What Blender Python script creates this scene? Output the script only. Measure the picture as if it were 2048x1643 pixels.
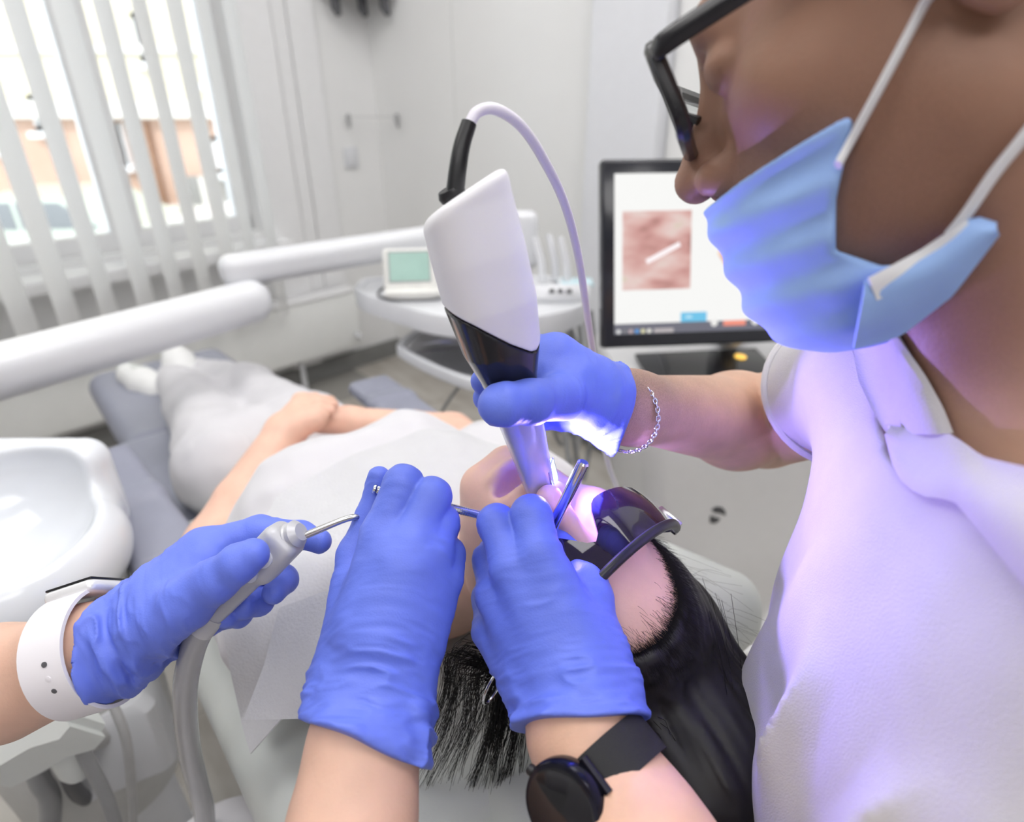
import bpy, bmesh, math, random
import numpy as np
from mathutils import Vector, Matrix

for _o in list(bpy.data.objects):
    bpy.data.objects.remove(_o, do_unlink=True)
SC = bpy.context.scene
COL = SC.collection
random.seed(7)
RNG = np.random.RandomState(7)

# ------------------------------------------------------------------ camera
FPX, CX, CY = 1250.0, 1024.0, 821.5
CAMZ = 1.30
TH = math.radians(27.7)
cam_d = bpy.data.cameras.new('camera')
cam_d.sensor_width = 36.0
cam_d.lens = 36.0 * FPX / 2048.0
cam_d.clip_start = 0.01
cam_d.clip_end = 200
cam_d.dof.use_dof = True
cam_d.dof.focus_distance = 0.43
cam_d.dof.aperture_fstop = 4.0
cam = bpy.data.objects.new('camera', cam_d)
cam.location = (0, 0, CAMZ)
cam.rotation_euler = (math.pi / 2 - TH, 0, 0)
COL.objects.link(cam)
SC.camera = cam

# ------------------------------------------------------------------ view, world, sun
SC.view_settings.view_transform = 'Standard'
SC.view_settings.look = 'None'
SC.view_settings.gamma = 1.0
SC.view_settings.use_curve_mapping = False
SC.view_settings.exposure = 0.28

world = bpy.data.worlds.new('daylight')
SC.world = world
world.use_nodes = True
wn = world.node_tree
wn.nodes.clear()
wo = wn.nodes.new('ShaderNodeOutputWorld')
wb = wn.nodes.new('ShaderNodeBackground')
wb.inputs['Color'].default_value = (0.86, 0.93, 1.0, 1)
wb.inputs['Strength'].default_value = 2.6
wn.links.new(wb.outputs[0], wo.inputs[0])

sun_d = bpy.data.lights.new('sun', 'SUN')
sun_d.energy = 1.1
sun_d.angle = 0.02
sun_d.color = (1.0, 0.95, 0.87)
sun = bpy.data.objects.new('sun', sun_d)
sun.rotation_euler = (math.radians(52), 0, math.radians(-12))
sun.location = (0, -4, 9)
COL.objects.link(sun)

# ceiling LED panels (the lamp bodies are built with the ceiling below)
CEIL_Z = 2.72
PANELS = [(-0.95, 1.55), (0.45, 1.95), (-1.35, 0.30), (0.85, 0.55), (-0.55, -0.95), (0.65, -1.05), (0.05, 0.40)]  # from the dentist's right onward: unseen panels added as fill light
PANEL_W = 3.75

# ------------------------------------------------------------------ frames
def P(px, py, d):
    """world point on the sight line of a photograph pixel, at depth d metres"""
    x = (px - CX) / FPX * d
    y = (CY - py) / FPX * d
    c, s = math.cos(TH), math.sin(TH)
    return np.array([x, d * c + y * s, CAMZ - d * s + y * c])

def PZ(px, py, z):
    p = P(px, py, 1.0)
    return P(px, py, (z - CAMZ) / (p[2] - CAMZ))

def PY(px, py, Y):
    p = P(px, py, 1.0)
    return P(px, py, Y / p[1])

UW = np.array([0.72, 0.694, 0.0]); UW /= np.linalg.norm(UW)
NW = np.array([UW[1], -UW[0], 0.0])
CORNER = np.array([-0.61, 3.16, 0.0])
Z3 = np.array([0, 0, 1.0])
def WL(s, n, z):       # along the window wall from the corner, n into the room
    return CORNER - s * UW + n * NW + z * Z3
def WB(t, n, z):       # along the back wall from the corner, n into the room
    return CORNER + t * NW - n * UW + z * Z3

PA_A = np.array([-0.63, 0.77, 0.0]); PA_A /= np.linalg.norm(PA_A)
PA_L = np.array([-PA_A[1], PA_A[0], 0.0])
PA_O = np.array([0.05, 0.36, 0.0])
def pa(al, pe, z):     # patient frame: along the body towards the feet, to the patient's left, height
    return PA_O + al * PA_A + pe * PA_L + z * Z3

def unit(v):
    v = np.asarray(v, float)
    return v / np.linalg.norm(v)

# ------------------------------------------------------------------ materials
MATS = {}
def mat(name, col, rough=0.5, metal=0.0, var=0.04, vscale=30.0, bump=0.0, bscale=200.0, trans=0.0,
        sss=0.0, sssr=(1.0, 0.35, 0.2), coat=0.0, sheen=0.0, emit=None, estr=0.0, alpha=1.0, spec=0.5, ior=1.45):
    if name in MATS:
        return MATS[name]
    m = bpy.data.materials.new(name)
    m.use_nodes = True
    nt = m.node_tree
    b = nt.nodes['Principled BSDF']
    tc = nt.nodes.new('ShaderNodeTexCoord')
    nz = nt.nodes.new('ShaderNodeTexNoise')
    nz.inputs['Scale'].default_value = vscale
    nz.inputs['Detail'].default_value = 3
    nt.links.new(tc.outputs['Object'], nz.inputs['Vector'])
    cr = nt.nodes.new('ShaderNodeValToRGB')
    cr.color_ramp.elements[0].position = 0.3
    cr.color_ramp.elements[1].position = 0.7
    lo = [max(0.0, c * (1 - var)) for c in col[:3]]
    hi = [min(1.0, c * (1 + var)) for c in col[:3]]
    cr.color_ramp.elements[0].color = (*lo, 1)
    cr.color_ramp.elements[1].color = (*hi, 1)
    nt.links.new(nz.outputs['Fac'], cr.inputs['Fac'])
    nt.links.new(cr.outputs['Color'], b.inputs['Base Color'])
    b.inputs['Roughness'].default_value = rough
    b.inputs['Metallic'].default_value = metal
    b.inputs['Transmission Weight'].default_value = trans
    b.inputs['Specular IOR Level'].default_value = spec
    b.inputs['IOR'].default_value = ior
    if sss:
        b.inputs['Subsurface Weight'].default_value = sss
        b.inputs['Subsurface Radius'].default_value = sssr
        b.inputs['Subsurface Scale'].default_value = 0.006
    if coat:
        b.inputs['Coat Weight'].default_value = coat
        b.inputs['Coat Roughness'].default_value = 0.06
    if sheen:
        b.inputs['Sheen Weight'].default_value = sheen
    if alpha < 1:
        b.inputs['Alpha'].default_value = alpha
    if emit is not None:
        b.inputs['Emission Color'].default_value = (*emit, 1)
        b.inputs['Emission Strength'].default_value = estr
    if bump:
        bz = nt.nodes.new('ShaderNodeTexNoise')
        bz.inputs['Scale'].default_value = bscale
        bz.inputs['Detail'].default_value = 4
        nt.links.new(tc.outputs['Object'], bz.inputs['Vector'])
        bp = nt.nodes.new('ShaderNodeBump')
        bp.inputs['Strength'].default_value = bump
        bp.inputs['Distance'].default_value = 0.002
        nt.links.new(bz.outputs['Fac'], bp.inputs['Height'])
        nt.links.new(bp.outputs['Normal'], b.inputs['Normal'])
    MATS[name] = m
    return m

def ramp_mat(name, stops, scale=6.0, rough=0.5, stretch=(1, 1, 1), rot=(0, 0, 0), emit=0.0, detail=4, wave=False, dist=3.0):
    """a colour ramp over noise or waves: wood, stone, the pictures on a screen"""
    m = bpy.data.materials.new(name)
    m.use_nodes = True
    nt = m.node_tree
    b = nt.nodes['Principled BSDF']
    tc = nt.nodes.new('ShaderNodeTexCoord')
    mp = nt.nodes.new('ShaderNodeMapping')
    mp.inputs['Scale'].default_value = stretch
    mp.inputs['Rotation'].default_value = rot
    nt.links.new(tc.outputs['Object'], mp.inputs['Vector'])
    if wave:
        nz = nt.nodes.new('ShaderNodeTexWave')
        nz.inputs['Distortion'].default_value = dist
        nz.inputs['Detail'].default_value = detail
        out = nz.outputs['Fac']
    else:
        nz = nt.nodes.new('ShaderNodeTexNoise')
        nz.inputs['Detail'].default_value = detail
        out = nz.outputs['Fac']
    nz.inputs['Scale'].default_value = scale
    nt.links.new(mp.outputs['Vector'], nz.inputs['Vector'])
    cr = nt.nodes.new('ShaderNodeValToRGB')
    el = cr.color_ramp.elements
    el[0].position = stops[0][0]; el[0].color = (*stops[0][1], 1)
    el[1].position = stops[-1][0]; el[1].color = (*stops[-1][1], 1)
    for pos, c in stops[1:-1]:
        e = el.new(pos); e.color = (*c, 1)
    nt.links.new(out, cr.inputs['Fac'])
    nt.links.new(cr.outputs['Color'], b.inputs['Base Color'])
    b.inputs['Roughness'].default_value = rough
    if emit:
        nt.links.new(cr.outputs['Color'], b.inputs['Emission Color'])
        b.inputs['Emission Strength'].default_value = emit
        nt.links.remove(b.inputs['Base Color'].links[0]); b.inputs['Base Color'].default_value = (0.02, 0.02, 0.02, 1)
    MATS[name] = m
    return m

def glass_mat(name, tint, gloss_rough=0.02, fac=0.08):
    """thin sheet glass: transparent with a fresnel reflection"""
    m = bpy.data.materials.new(name)
    m.use_nodes = True
    nt = m.node_tree
    nt.nodes.clear()
    o = nt.nodes.new('ShaderNodeOutputMaterial')
    mx = nt.nodes.new('ShaderNodeMixShader')
    fr = nt.nodes.new('ShaderNodeFresnel'); fr.inputs['IOR'].default_value = 1.45
    tr = nt.nodes.new('ShaderNodeBsdfTransparent'); tr.inputs['Color'].default_value = (*tint, 1)
    gl = nt.nodes.new('ShaderNodeBsdfGlossy'); gl.inputs['Roughness'].default_value = gloss_rough
    nt.links.new(fr.outputs[0], mx.inputs[0])
    nt.links.new(tr.outputs[0], mx.inputs[1])
    nt.links.new(gl.outputs[0], mx.inputs[2])
    nt.links.new(mx.outputs[0], o.inputs[0])
    MATS[name] = m
    return m

def fabric_translucent(name, col, mixf=0.35):
    m = bpy.data.materials.new(name)
    m.use_nodes = True
    nt = m.node_tree
    b = nt.nodes['Principled BSDF']
    o = nt.nodes['Material Output']
    nz = nt.nodes.new('ShaderNodeTexNoise'); nz.inputs['Scale'].default_value = 160
    cr = nt.nodes.new('ShaderNodeValToRGB')
    cr.color_ramp.elements[0].color = (*[c * 0.97 for c in col], 1)
    cr.color_ramp.elements[1].color = (*col, 1)
    nt.links.new(nz.outputs['Fac'], cr.inputs['Fac'])
    nt.links.new(cr.outputs['Color'], b.inputs['Base Color'])
    b.inputs['Roughness'].default_value = 0.8
    tl = nt.nodes.new('ShaderNodeBsdfTranslucent')
    nt.links.new(cr.outputs['Color'], tl.inputs['Color'])
    mx = nt.nodes.new('ShaderNodeMixShader'); mx.inputs[0].default_value = mixf
    nt.links.new(b.outputs[0], mx.inputs[1])
    nt.links.new(tl.outputs[0], mx.inputs[2])
    nt.links.new(mx.outputs[0], o.inputs[0])
    MATS[name] = m
    return m

# ------------------------------------------------------------------ objects
def thing(name, label, cat, loc=(0, 0, 0), group=None):
    o = bpy.data.objects.new(name, None)
    o.empty_display_size = 0.05
    o.location = tuple(float(v) for v in loc)
    COL.objects.link(o)
    o['label'] = label
    o['category'] = cat
    if group:
        o['group'] = group
    return o

def tag(o, label, cat, group=None):
    o['label'] = label
    o['category'] = cat
    if group:
        o['group'] = group
    return o

def link(name, me, material, parent=None, label=None):
    o = bpy.data.objects.new(name, me)
    if material is not None and len(me.materials) == 0:
        me.materials.append(material)
    COL.objects.link(o)
    if parent is not None:
        o.parent = parent
        if parent.type == 'EMPTY':
            o.matrix_parent_inverse = Matrix.Translation(-Vector(parent.location))
    if label:
        o['label'] = label
    return o

def np_mesh(name, v, f, smooth=True):
    v = np.asarray(v, np.float32)
    me = bpy.data.meshes.new(name)
    if isinstance(f, np.ndarray) and f.ndim == 2:
        n, k = f.shape
        me.vertices.add(len(v)); me.vertices.foreach_set('co', v.ravel())
        me.loops.add(n * k); me.loops.foreach_set('vertex_index', f.ravel().astype(np.int32))
        me.polygons.add(n)
        me.polygons.foreach_set('loop_start', np.arange(0, n * k, k, dtype=np.int32))
        me.update(calc_edges=True)
        me.validate()
    else:
        me.from_pydata([tuple(map(float, q)) for q in v], [], f)
        me.update()
    me.polygons.foreach_set('use_smooth', np.full(len(me.polygons), smooth, dtype=bool))
    me.update()
    return me

class MB:
    """collects solids; build() links them as one mesh object"""
    def __init__(self):
        self.v = []; self.f = []
    def add(self, v, f):
        o = len(self.v)
        self.v += [tuple(float(c) for c in q) for q in v]
        self.f += [[i + o for i in q] for q in f]
        return self
    def box(self, c, half, ax=None, bevel=0.0, seg=2):
        ax = np.eye(3) if ax is None else np.array([unit(a) for a in ax])
        bm = bmesh.new()
        bmesh.ops.create_cube(bm, size=2.0)
        for q in bm.verts:
            q.co = Vector((q.co.x * half[0], q.co.y * half[1], q.co.z * half[2]))
        if bevel:
            bmesh.ops.bevel(bm, geom=bm.edges[:], offset=min(bevel, min(half) * 0.98), segments=seg, profile=0.5, affect='EDGES')
        bm.verts.ensure_lookup_table(); bm.verts.index_update()
        v = [np.asarray(c) + q.co.x * ax[0] + q.co.y * ax[1] + q.co.z * ax[2] for q in bm.verts]
        f = [[q.index for q in p.verts] for p in bm.faces]
        bm.free()
        return self.add(v, f)
    def tube(self, pts, r, sides=12, smooth=0, flat=1.0, caps=True, closed=False):
        pts = [np.asarray(p, float) for p in pts]
        rr = [r] * len(pts) if np.isscalar(r) else list(r)
        if smooth:
            pts, rr = catmull(pts, rr, smooth, closed)
        n = len(pts)
        ref = None; rings = []
        for i in range(n):
            if closed:
                t = pts[(i + 1) % n] - pts[i - 1]
            else:
                t = pts[min(i + 1, n - 1)] - pts[max(i - 1, 0)]
            t = unit(t)
            if ref is None:
                h = np.array([0, 0, 1.0]) if abs(t[2]) < 0.9 else np.array([1.0, 0, 0])
                ref = unit(h - t * h.dot(t))
            else:
                ref = unit(ref - t * ref.dot(t))
            b = np.cross(t, ref)
            rings.append([pts[i] + rr[i] * (math.cos(a) * ref + flat * math.sin(a) * b)
                          for a in [2 * math.pi * k / sides for k in range(sides)]])
        v = [q for g in rings for q in g]
        f = []
        for i in range(n if closed else n - 1):
            j = (i + 1) % n
            for k in range(sides):
                l = (k + 1) % sides
                f.append([i * sides + k, i * sides + l, j * sides + l, j * sides + k])
        if caps and not closed:
            f.append(list(range(sides))[::-1])
            f.append([(n - 1) * sides + k for k in range(sides)])
        return self.add(v, f)
    def lathe(self, base, axis, prof, sides=32, sq=1.0, ref=None):
        """profile of (radius, height) about an axis"""
        axis = unit(axis)
        h = (np.array([1.0, 0, 0]) if abs(axis[0]) < 0.9 else np.array([0, 1.0, 0])) if ref is None else np.asarray(ref, float)
        x = unit(h - axis * h.dot(axis)); y = np.cross(axis, x)
        v = []; f = []
        for r, z in prof:
            for k in range(sides):
                a = 2 * math.pi * k / sides
                v.append(np.asarray(base) + axis * z + r * (math.cos(a) * x + sq * math.sin(a) * y))
        m = len(prof)
        for i in range(m - 1):
            for k in range(sides):
                l = (k + 1) % sides
                f.append([i * sides + k, i * sides + l, (i + 1) * sides + l, (i + 1) * sides + k])
        f.append(list(range(sides))[::-1])
        f.append([(m - 1) * sides + k for k in range(sides)])
        return self.add(v, f)
    def prism(self, poly, vec):
        """polygon swept along a vector"""
        poly = [np.asarray(p, float) for p in poly]
        n = len(poly)
        v = poly + [p + np.asarray(vec, float) for p in poly]
        f = [list(range(n))[::-1], [n + i for i in range(n)]]
        f += [[i, (i + 1) % n, n + (i + 1) % n, n + i] for i in range(n)]
        return self.add(v, f)
    def grid(self, g, thick=0.0, nrm=None):
        """sheet from a grid of points, with thickness"""
        g = np.asarray(g, float)
        R, Cn = g.shape[:2]
        du = np.gradient(g, axis=0); dv = np.gradient(g, axis=1)
        nn = np.cross(du, dv); nn /= (np.linalg.norm(nn, axis=2, keepdims=True) + 1e-12)
        lay = [g] if not thick else [g, g + nn * thick]
        v = [q for L in lay for row in L for q in row]
        f = []
        for li in range(len(lay)):
            o = li * R * Cn
            for i in range(R - 1):
                for j in range(Cn - 1):
                    q = [o + i * Cn + j, o + (i + 1) * Cn + j, o + (i + 1) * Cn + j + 1, o + i * Cn + j + 1]
                    f.append(q[::-1] if li == 0 and thick else q)
        if thick:
            o = R * Cn
            bd = [(0, j) for j in range(Cn)] + [(i, Cn - 1) for i in range(1, R)] + \
                 [(R - 1, j) for j in range(Cn - 2, -1, -1)] + [(i, 0) for i in range(R - 2, 0, -1)]
            for a, b in zip(bd, bd[1:] + bd[:1]):
                ia, ib = a[0] * Cn + a[1], b[0] * Cn + b[1]
                f.append([ia, ib, o + ib, o + ia])
        return self.add(v, f)
    def build(self, name, material, parent=None, smooth=True, label=None, auto=40):
        me = np_mesh(name, self.v, self.f, smooth)
        bm = bmesh.new(); bm.from_mesh(me)
        bmesh.ops.recalc_face_normals(bm, faces=bm.faces)
        if smooth:
            lim = math.radians(auto)
            for e in bm.edges:
                if len(e.link_faces) == 2 and e.calc_face_angle(0) > lim:
                    e.smooth = False
        bm.to_mesh(me); bm.free()
        return link(name, me, material, parent, label)

def catmull(pts, rr, n, closed=False):
    P_ = []; R_ = []
    m = len(pts)
    rng = range(m) if closed else range(m - 1)
    for i in rng:
        if closed:
            p0, p1, p2, p3 = pts[i - 1], pts[i], pts[(i + 1) % m], pts[(i + 2) % m]
        else:
            p1, p2 = pts[i], pts[i + 1]
            p0 = pts[i - 1] if i else p1 * 2 - p2
            p3 = pts[i + 2] if i + 2 < m else p2 * 2 - p1
        ra, rb = rr[i], rr[(i + 1) % m]
        for k in range(n):
            t = k / n
            P_.append(0.5 * (2 * p1 + (p2 - p0) * t + (2 * p0 - 5 * p1 + 4 * p2 - p3) * t * t + (3 * p1 - p0 - 3 * p2 + p3) * t ** 3))
            R_.append(ra + (rb - ra) * t)
    if not closed:
        P_.append(pts[-1]); R_.append(rr[-1])
    return P_, R_

# ------------------------------------------------------------------ implicit surfaces for bodies, gloves, cushions
F32 = np.float32
def cone(a, b, ra, rb):
    a = np.asarray(a, F32); b = np.asarray(b, F32); d = b - a
    dd = float(d.dot(d)) + 1e-12
    def f(p):
        q = p - a
        t = np.clip(q.dot(d) / dd, 0, 1)
        q = q - t[:, None] * d
        return np.sqrt(np.einsum('ij,ij->i', q, q)) - (ra + (rb - ra) * t)
    return f
def ell(c, r, R=None):
    c = np.asarray(c, F32); r = np.asarray(r, F32)
    R = None if R is None else np.asarray(R, F32)
    def f(p):
        q = p - c
        if R is not None:
            q = q.dot(R.T)
        a = q / r
        k0 = np.sqrt(np.einsum('ij,ij->i', a, a)) + 1e-9
        b = a / r
        k1 = np.sqrt(np.einsum('ij,ij->i', b, b)) + 1e-9
        return k0 * (k0 - 1) / k1
    return f
def rbox(c, half, R=None, rad=0.01):
    c = np.asarray(c, F32); half = np.asarray(half, F32) - rad
    R = None if R is None else np.asarray(R, F32)
    def f(p):
        q = p - c
        if R is not None:
            q = q.dot(R.T)
        q = np.abs(q) - half
        return np.sqrt((np.maximum(q, 0) ** 2).sum(1)) + np.minimum(q.max(1), 0) - rad
    return f
def smin(a, b, k):
    if k <= 0:
        return np.minimum(a, b)
    h = np.clip(k - np.abs(a - b), 0, None) / k
    return np.minimum(a, b) - h * h * k * 0.25
def smax(a, b, k):
    return -smin(-a, -b, k)
def U(k, *fs):
    def f(p):
        r = fs[0](p)
        for g in fs[1:]:
            r = smin(r, g(p), k)
        return r
    return f
def SUB(f, g, k=0.003):
    return lambda p: smax(f(p), -g(p), k)
def AND(f, g, k=0.003):
    return lambda p: smax(f(p), g(p), k)
def plane(c, n):
    c = np.asarray(c, F32); n = np.asarray(unit(n), F32)
    return lambda p: (p - c).dot(n)
def chain(pts, rs, k=0.006):
    return U(k, *[cone(pts[i], pts[i + 1], rs[i], rs[i + 1]) for i in range(len(pts) - 1)])
def xf(f, o, R, s=1.0):
    """field given in a local frame (rows of R are the local axes in world)"""
    o = np.asarray(o, F32); R = np.asarray(R, F32)
    return lambda p: f(((p - o).dot(R.T)) / s) * s
def bounded(f, c, r):
    """evaluate a costly field only near its bounding sphere"""
    c = np.asarray(c, F32)
    def g(p):
        q = p - c
        d = np.sqrt(np.einsum('ij,ij->i', q, q)) - F32(r)
        m = d < .05
        out = d.copy()
        if m.any():
            out[m] = f(p[m])
        return out
    return g
def vnoise(p, sc, seed=0):
    q = p * sc
    i = np.floor(q).astype(np.int64)
    fr = (q - i).astype(F32)
    u = fr * fr * (3 - 2 * fr)
    def h(a, b, c):
        n = (a * 73856093) ^ (b * 19349663) ^ (c * 83492791) ^ (seed * 2654435761)
        n = (n ^ (n >> 13)) * 1274126177 & 0x7fffffff
        n = (n ^ (n >> 16)) & 0xffff
        return n.astype(F32) / 65535.0
    r = 0
    for a in (0, 1):
        wa = u[:, 0] if a else 1 - u[:, 0]
        for b in (0, 1):
            wb_ = u[:, 1] if b else 1 - u[:, 1]
            for c in (0, 1):
                wc = u[:, 2] if c else 1 - u[:, 2]
                r = r + wa * wb_ * wc * h(i[:, 0] + a, i[:, 1] + b, i[:, 2] + c)
    return r * 2 - 1
def sstep(a, b, x):
    t = np.clip((x - a) / (b - a), 0, 1)
    return t * t * (3 - 2 * t)

def surf(f, lo, hi, h):
    """sparse surface nets"""
    lo = np.asarray(lo, float); hi = np.asarray(hi, float)
    B = 8
    nb = np.ceil((hi - lo) / (h * B)).astype(int) + 1
    gi = np.stack(np.meshgrid(*[np.arange(n) for n in nb], indexing='ij'), -1).reshape(-1, 3)
    cen = (lo + (gi + 0.5) * h * B).astype(F32)
    v = f(cen)
    act = gi[np.abs(v) < h * B * 0.5 * 1.732 * 1.45 + 0.002]
    off = np.stack(np.meshgrid(*[np.arange(B + 1)] * 3, indexing='ij'), -1).reshape(-1, 3)
    n = len(act)
    val = np.empty((n, (B + 1) ** 3), F32)
    CH = 400
    for s in range(0, n, CH):
        a = act[s:s + CH]
        pts = (lo + (a[:, None, :] * B + off[None]) * h).astype(F32).reshape(-1, 3)
        val[s:s + CH] = f(pts).reshape(len(a), -1)
    val = val.reshape(n, B + 1, B + 1, B + 1)
    ins = val < 0
    cs = np.zeros((n, B, B, B), np.int8)
    for dx in (0, 1):
        for dy in (0, 1):
            for dz in (0, 1):
                cs += ins[:, dx:dx + B, dy:dy + B, dz:dz + B]
    bi, ci, cj, ck = np.nonzero((cs > 0) & (cs < 8))
    acc = np.zeros((len(bi), 3)); cnt = np.zeros(len(bi))
    cor = [(0, 0, 0), (1, 0, 0), (0, 1, 0), (1, 1, 0), (0, 0, 1), (1, 0, 1), (0, 1, 1), (1, 1, 1)]
    for a in range(8):
        for ax in range(3):
            c0 = cor[a]
            if c0[ax]:
                continue
            c1 = list(c0); c1[ax] = 1
            v0 = val[bi, ci + c0[0], cj + c0[1], ck + c0[2]]
            v1 = val[bi, ci + c1[0], cj + c1[1], ck + c1[2]]
            x = (v0 < 0) != (v1 < 0)
            t = np.where(x, v0 / np.where(x, v0 - v1, 1), 0)
            pos = np.array(c0, float)[None] + t[:, None] * (np.array(c1, float) - np.array(c0, float))[None]
            acc += np.where(x[:, None], pos, 0); cnt += x
    g = act[bi] * B + np.stack([ci, cj, ck], -1)
    V = lo + (g + acc / cnt[:, None]) * h
    D = (nb * B + 2).astype(np.int64)
    key = lambda q: ((q[..., 0] + 1) * D[1] + q[..., 1] + 1) * D[2] + q[..., 2] + 1
    kk = key(g.astype(np.int64))
    order = np.argsort(kk); ks = kk[order]
    quads = []
    for ax in range(3):
        sl0 = ins[:, :B, :B, :B]
        sh = [slice(0, B)] * 3; sh[ax] = slice(1, B + 1)
        sl1 = ins[(slice(None), *sh)]
        e = np.nonzero(sl0 != sl1)
        pt = act[e[0]] * B + np.stack(e[1:], -1)
        flip = sl0[e]
        u, w = (ax + 1) % 3, (ax + 2) % 3
        q = []
        for du, dw in ((-1, -1), (0, -1), (0, 0), (-1, 0)):
            c = pt.copy(); c[:, u] += du; c[:, w] += dw
            kq = key(c.astype(np.int64))
            ix = np.clip(np.searchsorted(ks, kq), 0, len(ks) - 1)
            q.append(np.where(ks[ix] == kq, order[ix], -1))
        q = np.stack(q, -1)
        q[~flip] = q[~flip][:, ::-1]
        quads.append(q[(q >= 0).all(1)])
    Q = np.concatenate(quads)
    # pull the vertices onto the surface
    p = V.astype(F32)
    for _ in range(2):
        d = f(p); e = h * 0.5
        gr = np.stack([f(p + np.eye(3, dtype=F32)[i] * F32(e)) - f(p - np.eye(3, dtype=F32)[i] * F32(e)) for i in range(3)], -1) / (2 * e)
        g2 = (gr * gr).sum(1) + 1e-6
        st = np.clip(d / g2, -h * 0.6, h * 0.6)
        p = p - (st[:, None] * gr).astype(F32) * F32(0.8)
    return p, Q

def sdf_obj(name, f, lo, hi, h, material, parent=None, label=None):
    v, q = surf(f, lo, hi, h)
    return link(name, np_mesh(name, v, q, True), material, parent, label)

def bounds(pts, pad):
    a = np.array(pts)
    return a.min(0) - pad, a.max(0) + pad

def hit_many(f, pxs, d0=0.15, d1=1.6, eps=0.0005):
    """depths at which the sight lines of pixels meet a surface (to lay a thing on it)"""
    pxs = np.asarray(pxs, float)
    o = P(0, 0, 0.0)
    dr = np.array([P(x, y, 1.0) - o for x, y in pxs])
    L = np.linalg.norm(dr, axis=1)
    d = np.full(len(pxs), d0); act = np.ones(len(pxs), bool)
    for _ in range(220):
        k = np.nonzero(act)[0]
        if not len(k):
            break
        v = f((o + dr[k] * d[k, None]).astype(F32))
        stop = (v < eps) | (d[k] > d1)
        d[k] = np.where(stop, d[k], d[k] + np.maximum(v * .7 / L[k], .0006))
        act[k[stop]] = False
    return np.where(d > d1, np.nan, d)
def hit(f, px, py):
    d = hit_many(f, [(px, py)])[0]
    return None if np.isnan(d) else P(px, py, d)

# ================================================================== palette
M_WALL = mat('wall_paint', (0.85, 0.85, 0.85), 0.55, var=0.015, vscale=3)
M_WHITE = mat('white_plastic', (0.72, 0.73, 0.76), 0.28, var=0.01)
M_WHITE_M = mat('white_matt', (0.82, 0.82, 0.82), 0.6, var=0.015)
M_FRAME = mat('window_white', (0.84, 0.84, 0.85), 0.4, var=0.01)
M_RAD = mat('radiator_enamel', (0.86, 0.87, 0.86), 0.4, var=0.01)
M_GREYDK = mat('dark_grey', (0.10, 0.10, 0.11), 0.5)
M_BASE = mat('baseboard_grey', (0.24, 0.24, 0.235), 0.6, var=0.08, vscale=12)
M_STEEL = mat('steel', (0.55, 0.55, 0.57), 0.22, metal=1.0, var=0.05, vscale=60)
M_CHROME = mat('chrome', (0.75, 0.75, 0.77), 0.12, metal=1.0, var=0.02)
M_BLACK = mat('black_plastic', (0.012, 0.012, 0.014), 0.35, var=0.1)
M_BLACKG = mat('black_gloss', (0.010, 0.010, 0.012), 0.08, var=0.05)
M_UPH = mat('grey_upholstery', (0.26, 0.27, 0.34), 0.42, var=0.03, vscale=25, bump=0.12, bscale=500)
M_UPHL = mat('pale_upholstery', (0.60, 0.63, 0.61), 0.38, var=0.02, vscale=25, bump=0.08, bscale=500)
M_HOSE = mat('grey_hose', (0.33, 0.335, 0.34), 0.38, var=0.05)
M_HOSEL = mat('light_hose', (0.55, 0.55, 0.55), 0.35, var=0.05)

# ================================================================== the room
ROOM_S, ROOM_T = 5.2, 5.0
def wall_quad(mb, a, b, z0, z1, n, thick):
    """vertical slab between two floor points, thickness to the outside"""
    a = np.array(a, float); b = np.array(b, float)
    off = -np.asarray(n, float) * thick
    poly = [a + z0 * Z3, b + z0 * Z3, b + z1 * Z3, a + z1 * Z3]
    mb.prism(poly, off)
WIN_S0, WIN_S1, WIN_Z0, WIN_Z1 = 0.62, 3.0, 0.73, 2.45
mb = MB()
g = lambda s: WL(s, 0, 0)
wall_quad(mb, g(-0.3), g(WIN_S0), 0, CEIL_Z, NW, 0.3)
wall_quad(mb, g(WIN_S1), g(ROOM_S), 0, CEIL_Z, NW, 0.3)
wall_quad(mb, g(WIN_S0), g(WIN_S1), 0, WIN_Z0, NW, 0.3)
wall_quad(mb, g(WIN_S0), g(WIN_S1), WIN_Z1, CEIL_Z, NW, 0.3)
o = mb.build('wall_left', M_WALL, smooth=False); o['kind'] = 'structure'; o['label'] = 'light grey wall with the big window'

wall_back = MB()
wall_quad(wall_back, WB(0, 0, 0), WB(ROOM_T, 0, 0), 0, CEIL_Z, -UW, 0.25)
o = wall_back.build('wall_back', M_WALL, smooth=False); o['kind'] = 'structure'; o['label'] = 'light grey panelled wall behind the scanner'
WBK = o
# the cladding panels whose upright joints show
M_PANEL = mat('wall_panel', (0.86, 0.86, 0.855), 0.45, var=0.012, vscale=3)
for t0, t1 in ((0.0, 0.563), (0.566, 1.28), (1.56, 2.3), (2.303, 3.1), (3.103, 4.0)):
    p = MB()
    c = WB((t0 + t1) / 2, 0.006, CEIL_Z / 2)
    p.box(c, ((t1 - t0) / 2, 0.006, CEIL_Z / 2 - 0.002), (NW, UW, Z3), bevel=0.0015, seg=1)
    p.build('panel', M_PANEL, WBK, smooth=False)

mb = MB(); wall_quad(mb, WB(ROOM_T, 0, 0), WB(ROOM_T, ROOM_S, 0), 0, CEIL_Z, -NW, 0.2)
o = mb.build('wall_right', M_WALL, smooth=False); o['kind'] = 'structure'
mb = MB(); wall_quad(mb, WL(ROOM_S, 0, 0), WL(ROOM_S, ROOM_T, 0), 0, CEIL_Z, UW, 0.2)
o = mb.build('wall_front', M_WALL, smooth=False); o['kind'] = 'structure'

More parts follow.
